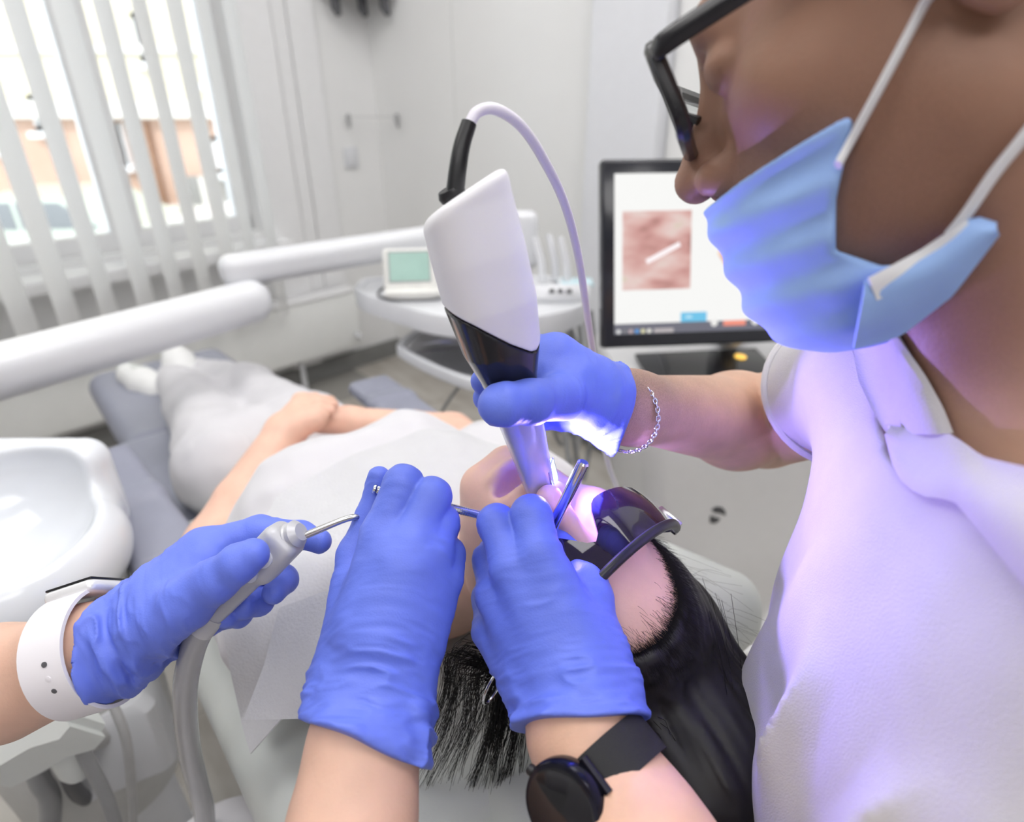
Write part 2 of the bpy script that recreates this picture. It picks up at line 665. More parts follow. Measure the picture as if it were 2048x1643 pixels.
M_TILE = ramp_mat('floor_tile', [(0.3, (0.37, 0.335, 0.29)), (0.5, (0.48, 0.45, 0.405)), (0.72, (0.55, 0.525, 0.48))],
                  scale=5.0, rough=0.32, stretch=(1, 3.5, 1), rot=(0, 0, 0.8))
M_GROUT = mat('grout', (0.30, 0.29, 0.27), 0.8)
mb = MB()
mb.prism([WL(-0.2, -0.2, -0.11), WL(ROOM_S + .1, -0.2, -0.11), WL(ROOM_S + .1, ROOM_T + .1, -0.11), WL(-0.2, ROOM_T + .1, -0.11)], (0, 0, 0.108))
FLOOR = mb.build('floor', M_GROUT, smooth=False); FLOOR['kind'] = 'structure'; FLOOR['label'] = 'greige stone look tiled floor'
tw, tl = 0.30, 0.60
tm = MB().box((0, 0, -0.004), (tl / 2 - 0.0015, tw / 2 - 0.0015, 0.004), bevel=0.0012, seg=1)
tile_me = np_mesh('tile', tm.v, tm.f, False); tile_me.materials.append(M_TILE)
ang = math.atan2(NW[1], NW[0])
for i in range(int(ROOM_S / tw)):
    for j in range(int(ROOM_T / tl)):
        s = (i + 0.5) * tw
        t = (j + 0.5 + (0.5 if i % 2 else 0)) * tl
        if t > ROOM_T - 0.3 or t < 0.3:
            continue
        c = WL(s, t, 0)
        if c[1] < 0.0 or c[1] > 3.2:
            continue
        o = bpy.data.objects.new('tile', tile_me)
        o.location = tuple(c); o.rotation_euler = (0, 0, ang)
        COL.objects.link(o); o.parent = FLOOR

mb = MB()
mb.prism([WL(-0.2, -0.2, CEIL_Z), WL(ROOM_S + .1, -0.2, CEIL_Z), WL(ROOM_S + .1, ROOM_T + .1, CEIL_Z), WL(-0.2, ROOM_T + .1, CEIL_Z)], (0, 0, 0.1))
o = mb.build('ceiling', mat('ceiling_paint', (0.82, 0.82, 0.82), 0.8), smooth=False); o['kind'] = 'structure'
M_LED = mat('led_diffuser', (0.9, 0.9, 0.9), 0.5, emit=(1.0, 0.985, 0.97), estr=PANEL_W)
names = ['nearest the window', 'above the monitor', 'above the spittoon', 'to the right of the dentist', 'behind the assistant', 'behind the dentist', 'above the patient head']
for (x, y), w in zip(PANELS, names):
    t = thing('ceiling_light', 'square white ceiling light panel ' + w, 'lamp', (x, y, CEIL_Z - 0.02), 'ceiling light panels')
    MB().box((x, y, CEIL_Z - 0.012), (0.46, 0.46, 0.012), (NW, UW, Z3), bevel=0.003).build('frame', M_WHITE_M, t, smooth=False)
    MB().box((x, y, CEIL_Z - 0.027), (0.435, 0.435, 0.003), (NW, UW, Z3)).build('diffuser', M_LED, t, smooth=False)

# grey skirting
mb = MB(); mb.box(WB(0.85, 0.018, 0.045), (0.85, 0.006, 0.045), (NW, UW, Z3), bevel=0.002)
o = mb.build('baseboard_back', M_BASE, smooth=False); o['kind'] = 'structure'
mb = MB(); mb.box(WL(2.5, 0.008, 0.045), (2.5, 0.008, 0.045), (UW, NW, Z3), bevel=0.002)
o = mb.build('baseboard_left', M_BASE, smooth=False); o['kind'] = 'structure'

# window: frame, mullions, panes
def wbox(mb, s0, s1, n0, n1, z0, z1, bevel=0.004):
    return mb.box(WL((s0 + s1) / 2, (n0 + n1) / 2, (z0 + z1) / 2), ((s1 - s0) / 2, (n1 - n0) / 2, (z1 - z0) / 2), (UW, NW, Z3), bevel=bevel)
mb = MB()
wbox(mb, WIN_S0, WIN_S0 + 0.055, -0.20, -0.12, WIN_Z0, WIN_Z1)
wbox(mb, WIN_S1 - 0.07, WIN_S1, -0.20, -0.12, WIN_Z0, WIN_Z1)
wbox(mb, WIN_S0, WIN_S1, -0.20, -0.12, WIN_Z1 - 0.07, WIN_Z1)
wbox(mb, WIN_S0, WIN_S1, -0.20, -0.12, WIN_Z0, WIN_Z0 + 0.06)
win = mb.build('window_1', M_FRAME, smooth=False); win['kind'] = 'structure'; win['label'] = 'large white window onto the street'
for s in (1.11, 1.75, 2.4):
    wbox(MB(), s - 0.055, s + 0.055, -0.19, -0.12, WIN_Z0 + 0.06, WIN_Z1 - 0.07).build('mullion', M_FRAME, win, smooth=False)
M_GLASS = glass_mat('window_glass', (0.98, 0.99, 0.985))
for s0, s1 in ((0.675, 1.055), (1.165, 1.695), (1.805, 2.345), (2.455, 2.93)):
    wbox(MB(), s0, s1, -0.158, -0.152, WIN_Z0 + 0.06, WIN_Z1 - 0.07, 0).build('pane', M_GLASS, win, smooth=False)
# sill, and the white stepped window surround on the corner side
mb = MB(); wbox(mb, WIN_S0 - 0.06, 3.2, -0.12, 0.14, 0.665, 0.715, 0.01)
o = mb.build('trim_1', M_FRAME, smooth=False); o['kind'] = 'structure'; o['label'] = 'deep white window sill'
mb = MB()
wbox(mb, 0.47, 0.615, 0.0, 0.045, 0.10, CEIL_Z - 0.01, 0.006)
wbox(mb, 0.395, 0.465, 0.0, 0.028, 0.10, CEIL_Z - 0.01, 0.01)
wbox(mb, 0.27, 0.39, 0.0, 0.018, 0.10, CEIL_Z - 0.01, 0.006)
o = mb.build('trim_2', M_FRAME, smooth=False); o['kind'] = 'structure'; o['label'] = 'white stepped window surround'

# white upright board on the back wall beside the monitor
mb = MB(); mb.box(WB(1.415, 0.03, CEIL_Z / 2 + 0.03), (0.132, 0.03, CEIL_Z / 2 - 0.04), (NW, UW, Z3), bevel=0.004)
o = mb.build('trim_3', mat('bluish_white', (0.80, 0.81, 0.85), 0.4, var=0.01), smooth=False); o['kind'] = 'structure'; o['label'] = 'white boxed pilaster behind the monitor'

# vertical blind
t = thing('vertical_blind', 'white vertical fabric blind half open before the window', 'blind', WL(1.5, 0.23, 2.55))
wbox(MB(), 0.62, 3.1, 0.205, 0.255, 2.54, 2.59, 0.005).build('headrail', M_WHITE, t, smooth=False)
M_BLIND = fabric_translucent('blind_fabric', (0.95, 0.95, 0.95), 0.62)
for i, s in enumerate([0.70, 0.79, 0.88, 0.985, 1.09, 1.195, 1.315, 1.435, 1.555, 1.675, 1.80, 1.92, 2.05, 2.18, 2.3, 2.43, 2.55, 2.68, 2.8, 2.93]):
    c = WL(s, 0.23, 0)
    a = math.radians(40 + 4 * math.sin(i * 2.3))
    d = UW * math.cos(a) - NW * math.sin(a)
    nr = np.cross(d, Z3)
    z0 = 0.43 + 0.004 * math.sin(i * 1.7)
    gr = []
    for q in np.linspace(-1, 1, 7):
        col = []
        for z in np.linspace(z0, 2.54, 4):
            col.append(c + d * q * 0.0445 + nr * (0.004 * (1 - q * q)) + z * Z3)
        gr.append(col)
    sl = MB().grid(gr, 0.0006).build('slat', M_BLIND, t)
    MB().box(c + (z0 + 0.012) * Z3 + nr * 0.002, (0.043, 0.0025, 0.012), (d, nr, Z3), bevel=0.001).build('weight', M_WHITE_M, sl, smooth=False)

# radiator casing below the sill
t = thing('radiator', 'pale grey panel radiator under the window sill', 'radiator', WL(1.6, 0.09, 0.17))
wbox(MB(), 0.30, 2.9, 0.05, 0.145, 0.17, 0.44, 0.012).build('body', M_RAD, t)
wbox(MB(), 0.30, 2.9, 0.05, 0.150, 0.44, 0.452, 0.004).build('top_grille', M_FRAME, t)
MB().tube([WL(0.33, 0.15, 0.23), WL(0.33, 0.185, 0.23)], [0.015, 0.013]).build('valve', M_WHITE, t)
for s in (0.6, 2.6):
    MB().tube([WL(s, 0.09, 0.0), WL(s, 0.09, 0.18)], 0.012).build('pipe', M_WHITE, t)

# light switch by the window surround
t = thing('light_switch', 'small white light switch between window and corner', 'switch', WL(0.17, 0.01, 1.0))
wbox(MB(), 0.135, 0.205, 0.0, 0.011, 0.955, 1.045, 0.004).build('plate', M_WHITE, t)
wbox(MB(), 0.148, 0.192, 0.011, 0.017, 0.968, 1.032, 0.003).build('rocker', M_WHITE, t)

# corner shelf on two dark brackets, near the top of the corner
zt = PY(770, 12, 3.0)[2]
t = thing('corner_shelf', 'dark metal corner bracket shelf high in the room corner', 'shelf', WB(0, 0, zt))
mb = MB(); mb.prism([WL(0.0, 0.0, zt + 0.05), WL(0.26, 0.0, zt + 0.05), WB(0.0, 0.0, zt + 0.05) + 0.19 * (NW - UW), WB(0.26, 0.0, zt + 0.05)], (0, 0, 0.02))
mb.build('board', mat('shelf_grey', (0.30, 0.30, 0.30), 0.5), t, smooth=False)
for q in (WL(0.19, 0.05, zt), WB(0.19, 0.05, zt), WB(0.09, 0.09, zt)):
    MB().tube([q + np.array([0, 0, 0.05]), q + np.array([0, 0, -0.005]), q + np.array([0.012, -0.01, -0.03])], [0.018, 0.02, 0.012]).build('bracket', M_GREYDK, t)
# wire rail across the corner on two hooks
zh = PY(790, 240, 3.0)[2]
t = thing('corner_rail', 'thin wire rail across the room corner on two small hooks', 'rail', WB(0, 0, zh))
ra, rb = WL(0.17, 0.02, zh), WB(0.17, 0.02, zh)
MB().tube([ra + np.array([0, 0, 0.012]), rb + np.array([0, 0, 0.012])], 0.0018, 8).build('wire', M_HOSEL, t)
for q in (ra, rb):
    MB().tube([q + np.array([0, 0, 0.02]), q + np.array([0.003, -0.012, 0.0]), q + np.array([0.008, -0.02, -0.03])], [0.009, 0.010, 0.005], 10).build('hook', M_HOSE, t)

# ================================================================== outside
M_CREAM = ramp_mat('cream_render', [(0.3, (0.66, 0.60, 0.44)), (0.7, (0.72, 0.66, 0.50))], 1.2, 0.8)
M_SALMON = ramp_mat('salmon_render', [(0.3, (0.56, 0.37, 0.28)), (0.7, (0.62, 0.43, 0.34))], 1.2, 0.8)
M_STONE = mat('pale_stone', (0.74, 0.71, 0.66), 0.8)
M_PANE = mat('dark_pane', (0.22, 0.23, 0.24), 0.15)
M_WOOD = ramp_mat('door_wood', [(0.3, (0.28, 0.15, 0.09)), (0.7, (0.38, 0.22, 0.14))], 4, 0.5, (1, 1, 6))
YB = 12.0
def fac(px0, px1, py0, py1, y0, y1):
    """box on the far facade between pixel bounds, from depth y0 to y1"""
    a = PY(px0, py0, YB); b = PY(px1, py1, YB)
    return ((a[0] + b[0]) / 2, (y0 + y1) / 2, (a[2] + b[2]) / 2), (abs(b[0] - a[0]) / 2, abs(y1 - y0) / 2, abs(a[2] - b[2]) / 2)
t = thing('building', 'cream and salmon town house across the street', 'building', (-5, YB, -1.6))
zc = PY(400, 225, YB)[2]
gz = -1.6
MB().box((-6.5, YB + 2.0, (zc + 9) / 2), (7.5, 2.0, (9 - zc) / 2)).build('upper_wall', M_CREAM, t, smooth=False)
MB().box((-6.5, YB + 2.06, (zc + gz) / 2), (7.5, 2.0, (zc - gz) / 2)).build('lower_wall', M_SALMON, t, smooth=False)
MB().box((-6.5, YB - 0.05, zc + 0.05), (7.5, 0.18, 0.14), bevel=0.03).build('cornice', M_STONE, t, smooth=False)
MB().box((-6.5, YB - 0.02, zc + 0.95), (7.5, 0.08, 0.06), bevel=0.02).build('string_course', M_STONE, t, smooth=False)
MB().box((-6.5, YB + 0.0, gz + 0.45), (7.5, 0.06, 0.45), bevel=0.02).build('plinth', M_STONE, t, smooth=False)
def fwin(px0, px1, py0, py1, arch=False):
    c, h = fac(px0, px1, py0, py1, YB - 0.06, YB + 0.05)
    w = MB()
    fw = 0.09
    w.box((c[0] - h[0] + fw / 2, c[1], c[2]), (fw / 2, h[1], h[2]))
    w.box((c[0] + h[0] - fw / 2, c[1], c[2]), (fw / 2, h[1], h[2]))
    w.box((c[0], c[1], c[2] + h[2] - fw / 2), (h[0], h[1], fw / 2))
    w.box((c[0], c[1], c[2] - h[2] + fw / 2), (h[0], h[1], fw / 2))
    w.box((c[0], c[1], c[2]), (fw / 3, h[1], h[2]))
    w.box((c[0], c[1] - 0.05, c[2] - h[2] - 0.05), (h[0] + 0.1, h[1] + 0.06, 0.05))
    wo_ = w.build('window', M_FRAME, t, smooth=False)
    MB().box((c[0], YB - 0.01, c[2]), (h[0] - 0.05, 0.02, h[2] - 0.05)).build('pane', M_PANE, wo_, smooth=False)
for q in ((398, 440, 85, 165), (262, 300, 25, 125), (120, 165, -40, 60), (10, 50, -60, 60), (-120, -60, -60, 60),
          (425, 482, 272, 345), (232, 262, 245, 330), (55, 100, 190, 262), (-40, 20, 200, 300), (-180, -110, 200, 300)):
    fwin(*q)
c, h = fac(286, 338, 245, 428, YB - 0.04, YB + 0.06)
d = MB(); d.box(c, h); d.box((c[0], YB - 0.07, c[2]), (0.04, 0.03, h[2])); d.build('door', M_WOOD, t, smooth=False)
c, h = fac(98, 140, 262, 400, YB - 0.04, YB + 0.06)
MB().box(c, h).build('door', M_WOOD, t, smooth=False)
c, h = fac(374, 520, 352, 470, YB - 0.04, YB + 0.06)
gd = MB().box(c, h).build('garage_door', mat('garage_grey', (0.30, 0.29, 0.28), 0.6), t, smooth=False)
for k in range(1, 4):
    MB().box((c[0] - h[0] + 2 * h[0] * k / 4, YB - 0.06, c[2]), (0.05, 0.03, h[2])).build('rib', M_STONE, gd, smooth=False)
mb = MB(); mb.box((-6, 7.9, gz - 0.1), (14, 5.5, 0.1))
o = mb.build('ground_street', mat('asphalt', (0.42, 0.42, 0.42), 0.9, var=0.1, vscale=8), smooth=False); o['kind'] = 'structure'; o['label'] = 'grey street outside the window'
mb = MB(); mb.box((-6, 11.2, gz + 0.05), (14, 0.75, 0.06), bevel=0.02)
o = mb.build('ground_pavement', M_STONE, smooth=False); o['kind'] = 'structure'; o['label'] = 'pavement along the houses'

def car(px, Y, col, label):
    """small hatchback seen side on"""
    b = PY(px, 470, Y); x = b[0]; z = gz
    t = thing('car', label, 'car', (x, Y, z), 'cars parked in the street')
    prof = [(-2.0, .28), (-2.0, .75), (-1.85, .88), (-1.0, .98), (-.45, 1.42), (.9, 1.45), (1.6, 1.05), (2.0, .95), (2.05, .5), (2.0, .28)]
    mb = MB(); mb.prism([(x + a, Y - 0.8, z + b_) for a, b_ in prof], (0, 1.6, 0))
    mb.build('body', mat('car_' + label.split()[0], col, 0.25, coat=0.5), t, smooth=False)
    for q in ([(-.85, 1.0), (-.42, 1.36), (.15, 1.38), (.15, 1.0)], [(.22, 1.0), (.22, 1.38), (.85, 1.38), (1.35, 1.03)]):
        MB().prism([(x + a, Y - 0.81, z + b_) for a, b_ in q], (0, 0.02, 0)).build('side_window', M_PANE, t, smooth=False)
    for a in (-1.25, 1.25):
        wh = MB().lathe((x + a, Y - 0.83, z + 0.31), (0, 1, 0), [(0.22, 0.0), (0.31, 0.02), (0.31, 0.2), (0.22, 0.2)], 20).build('wheel', M_GREYDK, t)
        MB().lathe((x + a, Y - 0.85, z + 0.31), (0, 1, 0), [(0.05, 0), (0.19, 0.02), (0.19, 0.05)], 16).build('hubcap', M_STEEL, wh)
    MB().box((x - 1.98, Y - 0.6, z + 0.7), (0.05, 0.15, 0.07), bevel=0.02).build('tail_light', mat('tail_red', (0.6, 0.05, 0.05), 0.3), t)
car(452, 8.3, (0.80, 0.81, 0.82), 'white hatchback parked below the garage door')
car(100, 10.1, (0.55, 0.60, 0.52), 'grey-green hatchback parked left of the mullion')

# ================================================================== dental unit: jointed arm, table, tray
DU = thing('delivery_unit', 'white jointed dental unit arm carrying the instrument table', 'dental unit', P(510, 600, 1.37))
a0, a1 = P(-110, 768, 0.98), P(500, 607, 1.36)
ad = unit(a1 - a0)
f = U(0.0, rbox((a0 + a1) / 2, (np.linalg.norm(a1 - a0) / 2 + 0.045, 0.043, 0.046), [ad, np.cross(Z3, ad), Z3], 0.042))
lo, hi = bounds([a0, a1], 0.12)
sdf_obj('lower_arm', f, lo, hi, 0.006, M_WHITE, DU)
b0, b1 = P(478, 537, 1.36), P(905, 474, 1.66)
bd = unit(b1 - b0)
f = rbox((b0 + b1) / 2, (np.linalg.norm(b1 - b0) / 2 + 0.04, 0.034, 0.034), [bd, np.cross(Z3, bd), Z3], 0.026)
lo, hi = bounds([b0, b1], 0.1)
sdf_obj('upper_arm', f, lo, hi, 0.005, M_WHITE, DU)
pv = b0 + bd * .045
MB().lathe((pv[0], pv[1], a1[2] + 0.03), Z3, [(0.018, 0), (0.02, 0.006), (0.02, 0.03), (0.016, 0.034)], 20).build('pivot', M_HOSE, DU)
# table
tz = 0.85
tabpx = [(712, 566), (722, 585), (800, 612), (880, 632), (1010, 640), (1150, 618), (1178, 585), (1150, 556), (1000, 548), (760, 552)]
poly = [PZ(x, y, tz) for x, y in tabpx]
bm_tab = MB()
cen = sum(poly) / len(poly)
prof = [(1.0, -0.045), (1.0, -0.006), (0.985, 0.0), (0.93, -0.002), (0.92, -0.006)]
n = 48
cp, _ = catmull(poly, [0] * len(poly), 5, True)
rings = [[np.array([cen[0] + (q[0] - cen[0]) * s, cen[1] + (q[1] - cen[1]) * s, tz + dz]) for q in cp] for s, dz in [(0.9, -0.055)] + prof]
v = [q for r in rings for q in r]; m = len(cp)
fc = [[i * m + k, i * m + (k + 1) % m, (i + 1) * m + (k + 1) % m, (i + 1) * m + k] for i in range(len(rings) - 1) for k in range(m)]
fc += [list(range(m))[::-1], [(len(rings) - 1) * m + k for k in range(m)]]
bm_tab.add(v, fc); bm_tab.build('table', M_WHITE, DU)
MB().box(PZ(1000, 545, tz) + np.array([0, 0.03, 0.08]), (0.10, 0.03, 0.075), bevel=0.02, seg=3).build('column_head', M_WHITE, DU)
MB().tube([b1, b1 * 0.5 + (PZ(1000, 545, tz) + np.array([0, 0.06, 0.03])) * 0.5, PZ(1000, 545, tz) + np.array([0, 0.05, -0.02])], 0.03).build('arm_bracket', M_WHITE, DU)
# handpiece holders with handpieces along the far right
for k, (px, py) in enumerate([(1085, 520), (1112, 515), (1135, 522)]):
    p = PZ(px, py + 45, tz)
    h_ = MB().tube([p + np.array([0, 0, 0.0]), p + np.array([-0.004, 0.01, 0.05]), p + np.array([-0.02, 0.03, 0.11])], [0.011, 0.010, 0.008], 12).build('handpiece', M_WHITE, DU)
p = PZ(1120, 600, tz)
kp = MB().box(p + np.array([0, 0.0, 0.02]), (0.07, 0.004, 0.018), (np.array([1, 0, 0]), np.array([0, .8, -.6]), np.array([0, .6, .8])), bevel=0.003).build('keypad', M_WHITE, DU)
for k in range(3):
    MB().box(p + np.array([-0.02 + 0.02 * k, -0.006, 0.024]), (0.006, 0.002, 0.004), (np.array([1, 0, 0]), np.array([0, .8, -.6]), np.array([0, .6, .8]))).build('key', M_GREYDK, kp)
# hoses hanging under the table
for k, (x0, x1, sag) in enumerate([(1075, 1130, 0.32), (1100, 1150, 0.40), (1125, 1165, 0.46), (1150, 1180, 0.52), (1050, 1115, 0.28)]):
    p0 = PZ(x0, 640, tz - 0.05) + np.array([0, 0.05, 0])
    p1 = PZ(x1, 640, tz - 0.05) + np.array([0.03, 0.22, -0.05])
    mid = (p0 + p1) / 2 + np.array([0.01 * k, 0, -sag])
    MB().tube([p0, p0 * .75 + mid * .25 + np.array([-.02, 0, -.08]), mid, p1 * .75 + mid * .25 + np.array([.02, 0, -.05]), p1], 0.0065, 8, smooth=8).build('hose', M_HOSE if k % 2 else M_HOSEL, DU)
MB().tube([P(936, 750, 1.5), P(905, 790, 1.5), P(880, 830, 1.55), P(868, 870, 1.7)], 0.004, 8, smooth=8).build('hose', M_HOSE, DU)
MB().tube([P(1120, 610, 1.5), P(1150, 680, 1.48), P(1165, 760, 1.5), P(1135, 850, 1.5), P(1140, 960, 1.5)], 0.0055, 8, smooth=8).build('hose', M_HOSE, DU)

# instrument tray below the table
lz = 0.735
tr = thing('instrument_tray', 'white tray with steel insert under the instrument table', 'tray', PZ(900, 700, lz))
tpx = [(797, 682), (806, 700), (880, 738), (965, 765), (1040, 760), (1075, 735), (1060, 690), (960, 655), (850, 652)]
poly = [PZ(x, y, lz) for x, y in tpx]; cen = sum(poly) / len(poly)
cp, _ = catmull(poly, [0] * len(poly), 5, True); m = len(cp)
def loft(rings):
    v = [q for r in rings for q in r]
    fc = [[i * m + k, i * m + (k + 1) % m, (i + 1) * m + (k + 1) % m, (i + 1) * m + k] for i in range(len(rings) - 1) for k in range(m)]
    return v, fc + [list(range(m))[::-1], [(len(rings) - 1) * m + k for k in range(m)]]
rg = lambda pr: [[np.array([cen[0] + (q[0] - cen[0]) * s, cen[1] + (q[1] - cen[1]) * s, lz + dz]) for q in cp] for s, dz in pr]
MB().add(*loft(rg([(0.93, -0.03), (1.0, -0.025), (1.0, -0.003), (0.985, 0.0), (0.9, 0.0), (0.88, -0.008)]))).build('rim', M_WHITE, tr)
MB().add(*loft(rg([(0.85, -0.0075), (0.85, -0.002), (0.83, -0.001), (0.80, -0.006)]))).build('steel_insert', M_STEEL, tr)
MB().tube([PZ(960, 700, lz - 0.02), PZ(960, 700, lz - 0.02) + np.array([0, 0.03, -0.02]), PZ(1000, 640, tz - 0.06)], 0.014, 10).build('support', M_WHITE, tr)
p = PZ(880, 690, lz)
t = thing('tweezers', 'thin steel tweezers lying in the instrument tray', 'tweezers', p)
MB().tube([p + np.array([-.06, -.01, .004]), p + np.array([0, 0, .008]), p + np.array([.06, .012, .004])], [0.0015, 0.003, 0.002], 8).build('arm', M_CHROME, t)
MB().tube([p + np.array([-.06, -.008, .004]), p + np.array([0, .008, .008]), p + np.array([.06, .014, .004])], [0.0015, 0.003, 0.002], 8).build('arm', M_CHROME, t)

# small device with green display on the table
p = PZ(826, 588, tz)
t = thing('display_device', 'small white device with tilted green display on the table', 'device', p)
dx = unit(np.array([1.0, 0.10, 0.0])); dz = unit(np.array([0.0, 0.42, 0.90]) - dx * dx.dot(np.array([0.0, 0.42, 0.90]))); dy = np.cross(dx, dz)
c = p + np.array([-0.004, 0.005, 0.055])
MB().box(c, (0.062, 0.052, 0.011), (dx, dz, dy), bevel=0.008, seg=3).build('housing', mat('ivory_plastic', (0.80, 0.80, 0.77), 0.35), t)
nrm = dy if dy[1] < 0 else -dy
scr = MB().box(c + nrm * 0.0112 + dz * 0.008, (0.046, 0.033, 0.0012), (dx, dz, nrm)).build('display', mat('lcd_green', (0.27, 0.41, 0.36), 0.2, emit=(0.25, 0.42, 0.37), estr=0.25), t, smooth=False)
MB().box(c + nrm * 0.0111 + dz * 0.008, (0.050, 0.037, 0.001), (dx, dz, nrm)).build('bezel', M_HOSE, t, smooth=False)
MB().box(p + np.array([0, 0.01, 0.010]), (0.066, 0.055, 0.010), (dx, np.cross(Z3, dx), Z3), bevel=0.007).build('base', mat('ivory_plastic', (0.8, 0.8, 0.77)), t)
MB().tube([p + np.array([-.06, .02, .02]), p + np.array([-.08, -.02, .006]), p + np.array([-.04, -.06, .005]), p + np.array([.04, -.062, .005]), p + np.array([.09, -.03, .005])], 0.003, 8, smooth=8).build('cable', M_GREYDK, t)
p = PZ(1150, 567, tz)
t = thing('tissue_pack', 'flat pale blue pouch lying on the instrument table', 'pouch', p)
MB().box(p + np.array([0, 0, .004]), (0.045, 0.03, 0.004), bevel=0.003).build('pouch', mat('pale_blue', (0.55, 0.72, 0.78), 0.4), t)
MB().box(p + np.array([-0.04, 0, .0085]), (0.004, 0.028, 0.001)).build('seal', M_WHITE, t)

# ================================================================== scanner cart with monitor
cx, cyy = 0.46, 1.22
CT = thing('scanner_cart', 'white wheeled scanner cart with touch monitor behind the dentist', 'cart', (cx, cyy, 0))
M_CART = mat('cart_white', (0.88, 0.88, 0.89), 0.3, var=0.01)
# lofted pedestal: wide shoulder on top, narrow foot
def rrect(c, hx, hy, r, z, n=6, rot=0.0, dzx=0.0):
    out = []
    for sx, sy, a0 in ((1, 1, 0), (-1, 1, 90), (-1, -1, 180), (1, -1, 270)):
        for k in range(n + 1):
            a = math.radians(a0 + 90 * k / n)
            x = sx * (hx - r) + r * math.cos(a); y = sy * (hy - r) + r * math.sin(a)
            out.append(np.array([c[0] + x * math.cos(rot) - y * math.sin(rot), c[1] + x * math.sin(rot) + y * math.cos(rot), z + dzx * y]))
    return out
def lofts(rings):
    m = len(rings[0]); v = [q for r in rings for q in r]
    fc = [[i * m + k, i * m + (k + 1) % m, (i + 1) * m + (k + 1) % m, (i + 1) * m + k] for i in range(len(rings) - 1) for k in range(m)]
    return v, fc + [list(range(m))[::-1], [(len(rings) - 1) * m + k for k in range(m)]]
rot = 0.12
R_ = []
for z, hx, hy, oy in ((0.13, .145, .16, .03), (0.15, .155, .17, .03), (0.40, .185, .175, .02), (0.62, .225, .19, .01), (0.735, .25, .20, 0), (0.765, .252, .202, 0), (0.778, .245, .195, 0)):
    R_.append(rrect((cx, cyy + oy), hx, hy, 0.05, z, rot=rot, dzx=0.10 if z > 0.7 else 0.0))
MB().add(*lofts(R_)).build('body', M_CART, CT, auto=50)
MB().add(*lofts([rrect((cx, cyy + .03), .19, .22, .06, .06, rot=rot), rrect((cx, cyy + .03), .19, .22, .06, .11, rot=rot), rrect((cx, cyy + .03), .15, .17, .06, .13, rot=rot)])).build('base', M_CART, CT)
for sx in (-1, 1):
    for sy in (-1, 1):
        MB().lathe((cx + .16 * sx - 0.012, cyy + .03 + .18 * sy, 0.032), (1, 0, 0), [(0.02, 0), (0.032, 0.004), (0.032, 0.02), (0.02, 0.024)], 18).build('caster', M_GREYDK, CT)
# black glass touch panel with a round amber button
pc = np.array([cx - 0.055, cyy - 0.075, 0.780])
ex = np.array([math.cos(rot), math.sin(rot), 0]); ey = unit(np.array([-math.sin(rot), math.cos(rot), 0.10])); ez = np.cross(ex, ey)
tp = MB().box(pc, (0.135, 0.10, 0.004), (ex, ey, ez), bevel=0.003).build('touch_panel', M_BLACKG, CT)
MB().lathe(pc + ex * 0.083 + ey * 0.062 + ez * 0.0042, ez, [(0.0125, 0), (0.0125, 0.001), (0.011, 0.0015)], 20).build('button', mat('amber', (0.85, 0.5, 0.08), 0.4, emit=(1.0, 0.62, 0.12), estr=0.9), tp)
# S-shaped mark on the front: two dark lobes
ctr = np.array([cx, cyy])
def front_pt(px, py):
    # the pedestal's front face, slightly proud
    lo_, hi_ = 0.6, 1.9
    return None
# ray onto the pedestal front plane
fn = unit(np.array([math.sin(rot), -math.cos(rot), 0.0]))
def on_front(px, py, lift=0.0):
    o_ = P(px, py, 0.0); d_ = P(px, py, 1.0) - o_
    z_ = 0.45
    for _ in range(30):
        hy = np.interp(z_, [0.15, 0.40, 0.62, 0.735], [.17, .175, .19, .20]); oy = np.interp(z_, [0.15, .4, .62, .735], [.03, .02, .01, 0])
        c_ = np.array([cx, cyy + oy, 0]) + fn * hy
        t_ = fn.dot(c_ - o_) / fn.dot(d_)
        q = o_ + d_ * t_; z_ = q[2]
    return q + fn * lift
lob1 = [(1422, 1018), (1432, 1012), (1443, 1013), (1450, 1020), (1451, 1030), (1440, 1026), (1428, 1024)]
lob2 = [(1421, 1030), (1430, 1033), (1440, 1036), (1436, 1042), (1428, 1046), (1420, 1044), (1419, 1037)]
for lb in (lob1, lob2):
    MB().prism([on_front(x, y, 0.0004) for x, y in lb], fn * 0.0012).build('logo_mark', M_GREYDK, CT, smooth=False)
# monitor on a short neck
BL = P(1205, 697, 1.20)
mr = unit(np.array([math.cos(0.10), math.sin(0.10), 0.0]))
mu = np.array([0.0, 0.30, 0.954]); mu = unit(mu - mr * mu.dot(mr)); mn = np.cross(mr, mu)
mw, mh = 0.585, 0.345
mc = BL + mr * mw / 2 + mu * mh / 2
mn = mn if mn[1] < 0 else -mn
MO = MB().box(mc - mn * 0.016, (mw / 2, mh / 2, 0.016), (mr, mu, mn), bevel=0.006, seg=3).build('monitor', mat('monitor_bezel', (0.022, 0.023, 0.030), 0.12, var=0.05), CT)
MB().tube([mc - mn * 0.03 - mu * 0.05, mc - mn * 0.08 - mu * 0.15, np.array([cx + 0.03, cyy + 0.13, 0.80]), np.array([cx + 0.03, cyy + 0.12, 0.74])], [0.04, 0.035, 0.035, 0.04], 14, smooth=4).build('monitor_neck', M_CART, CT)
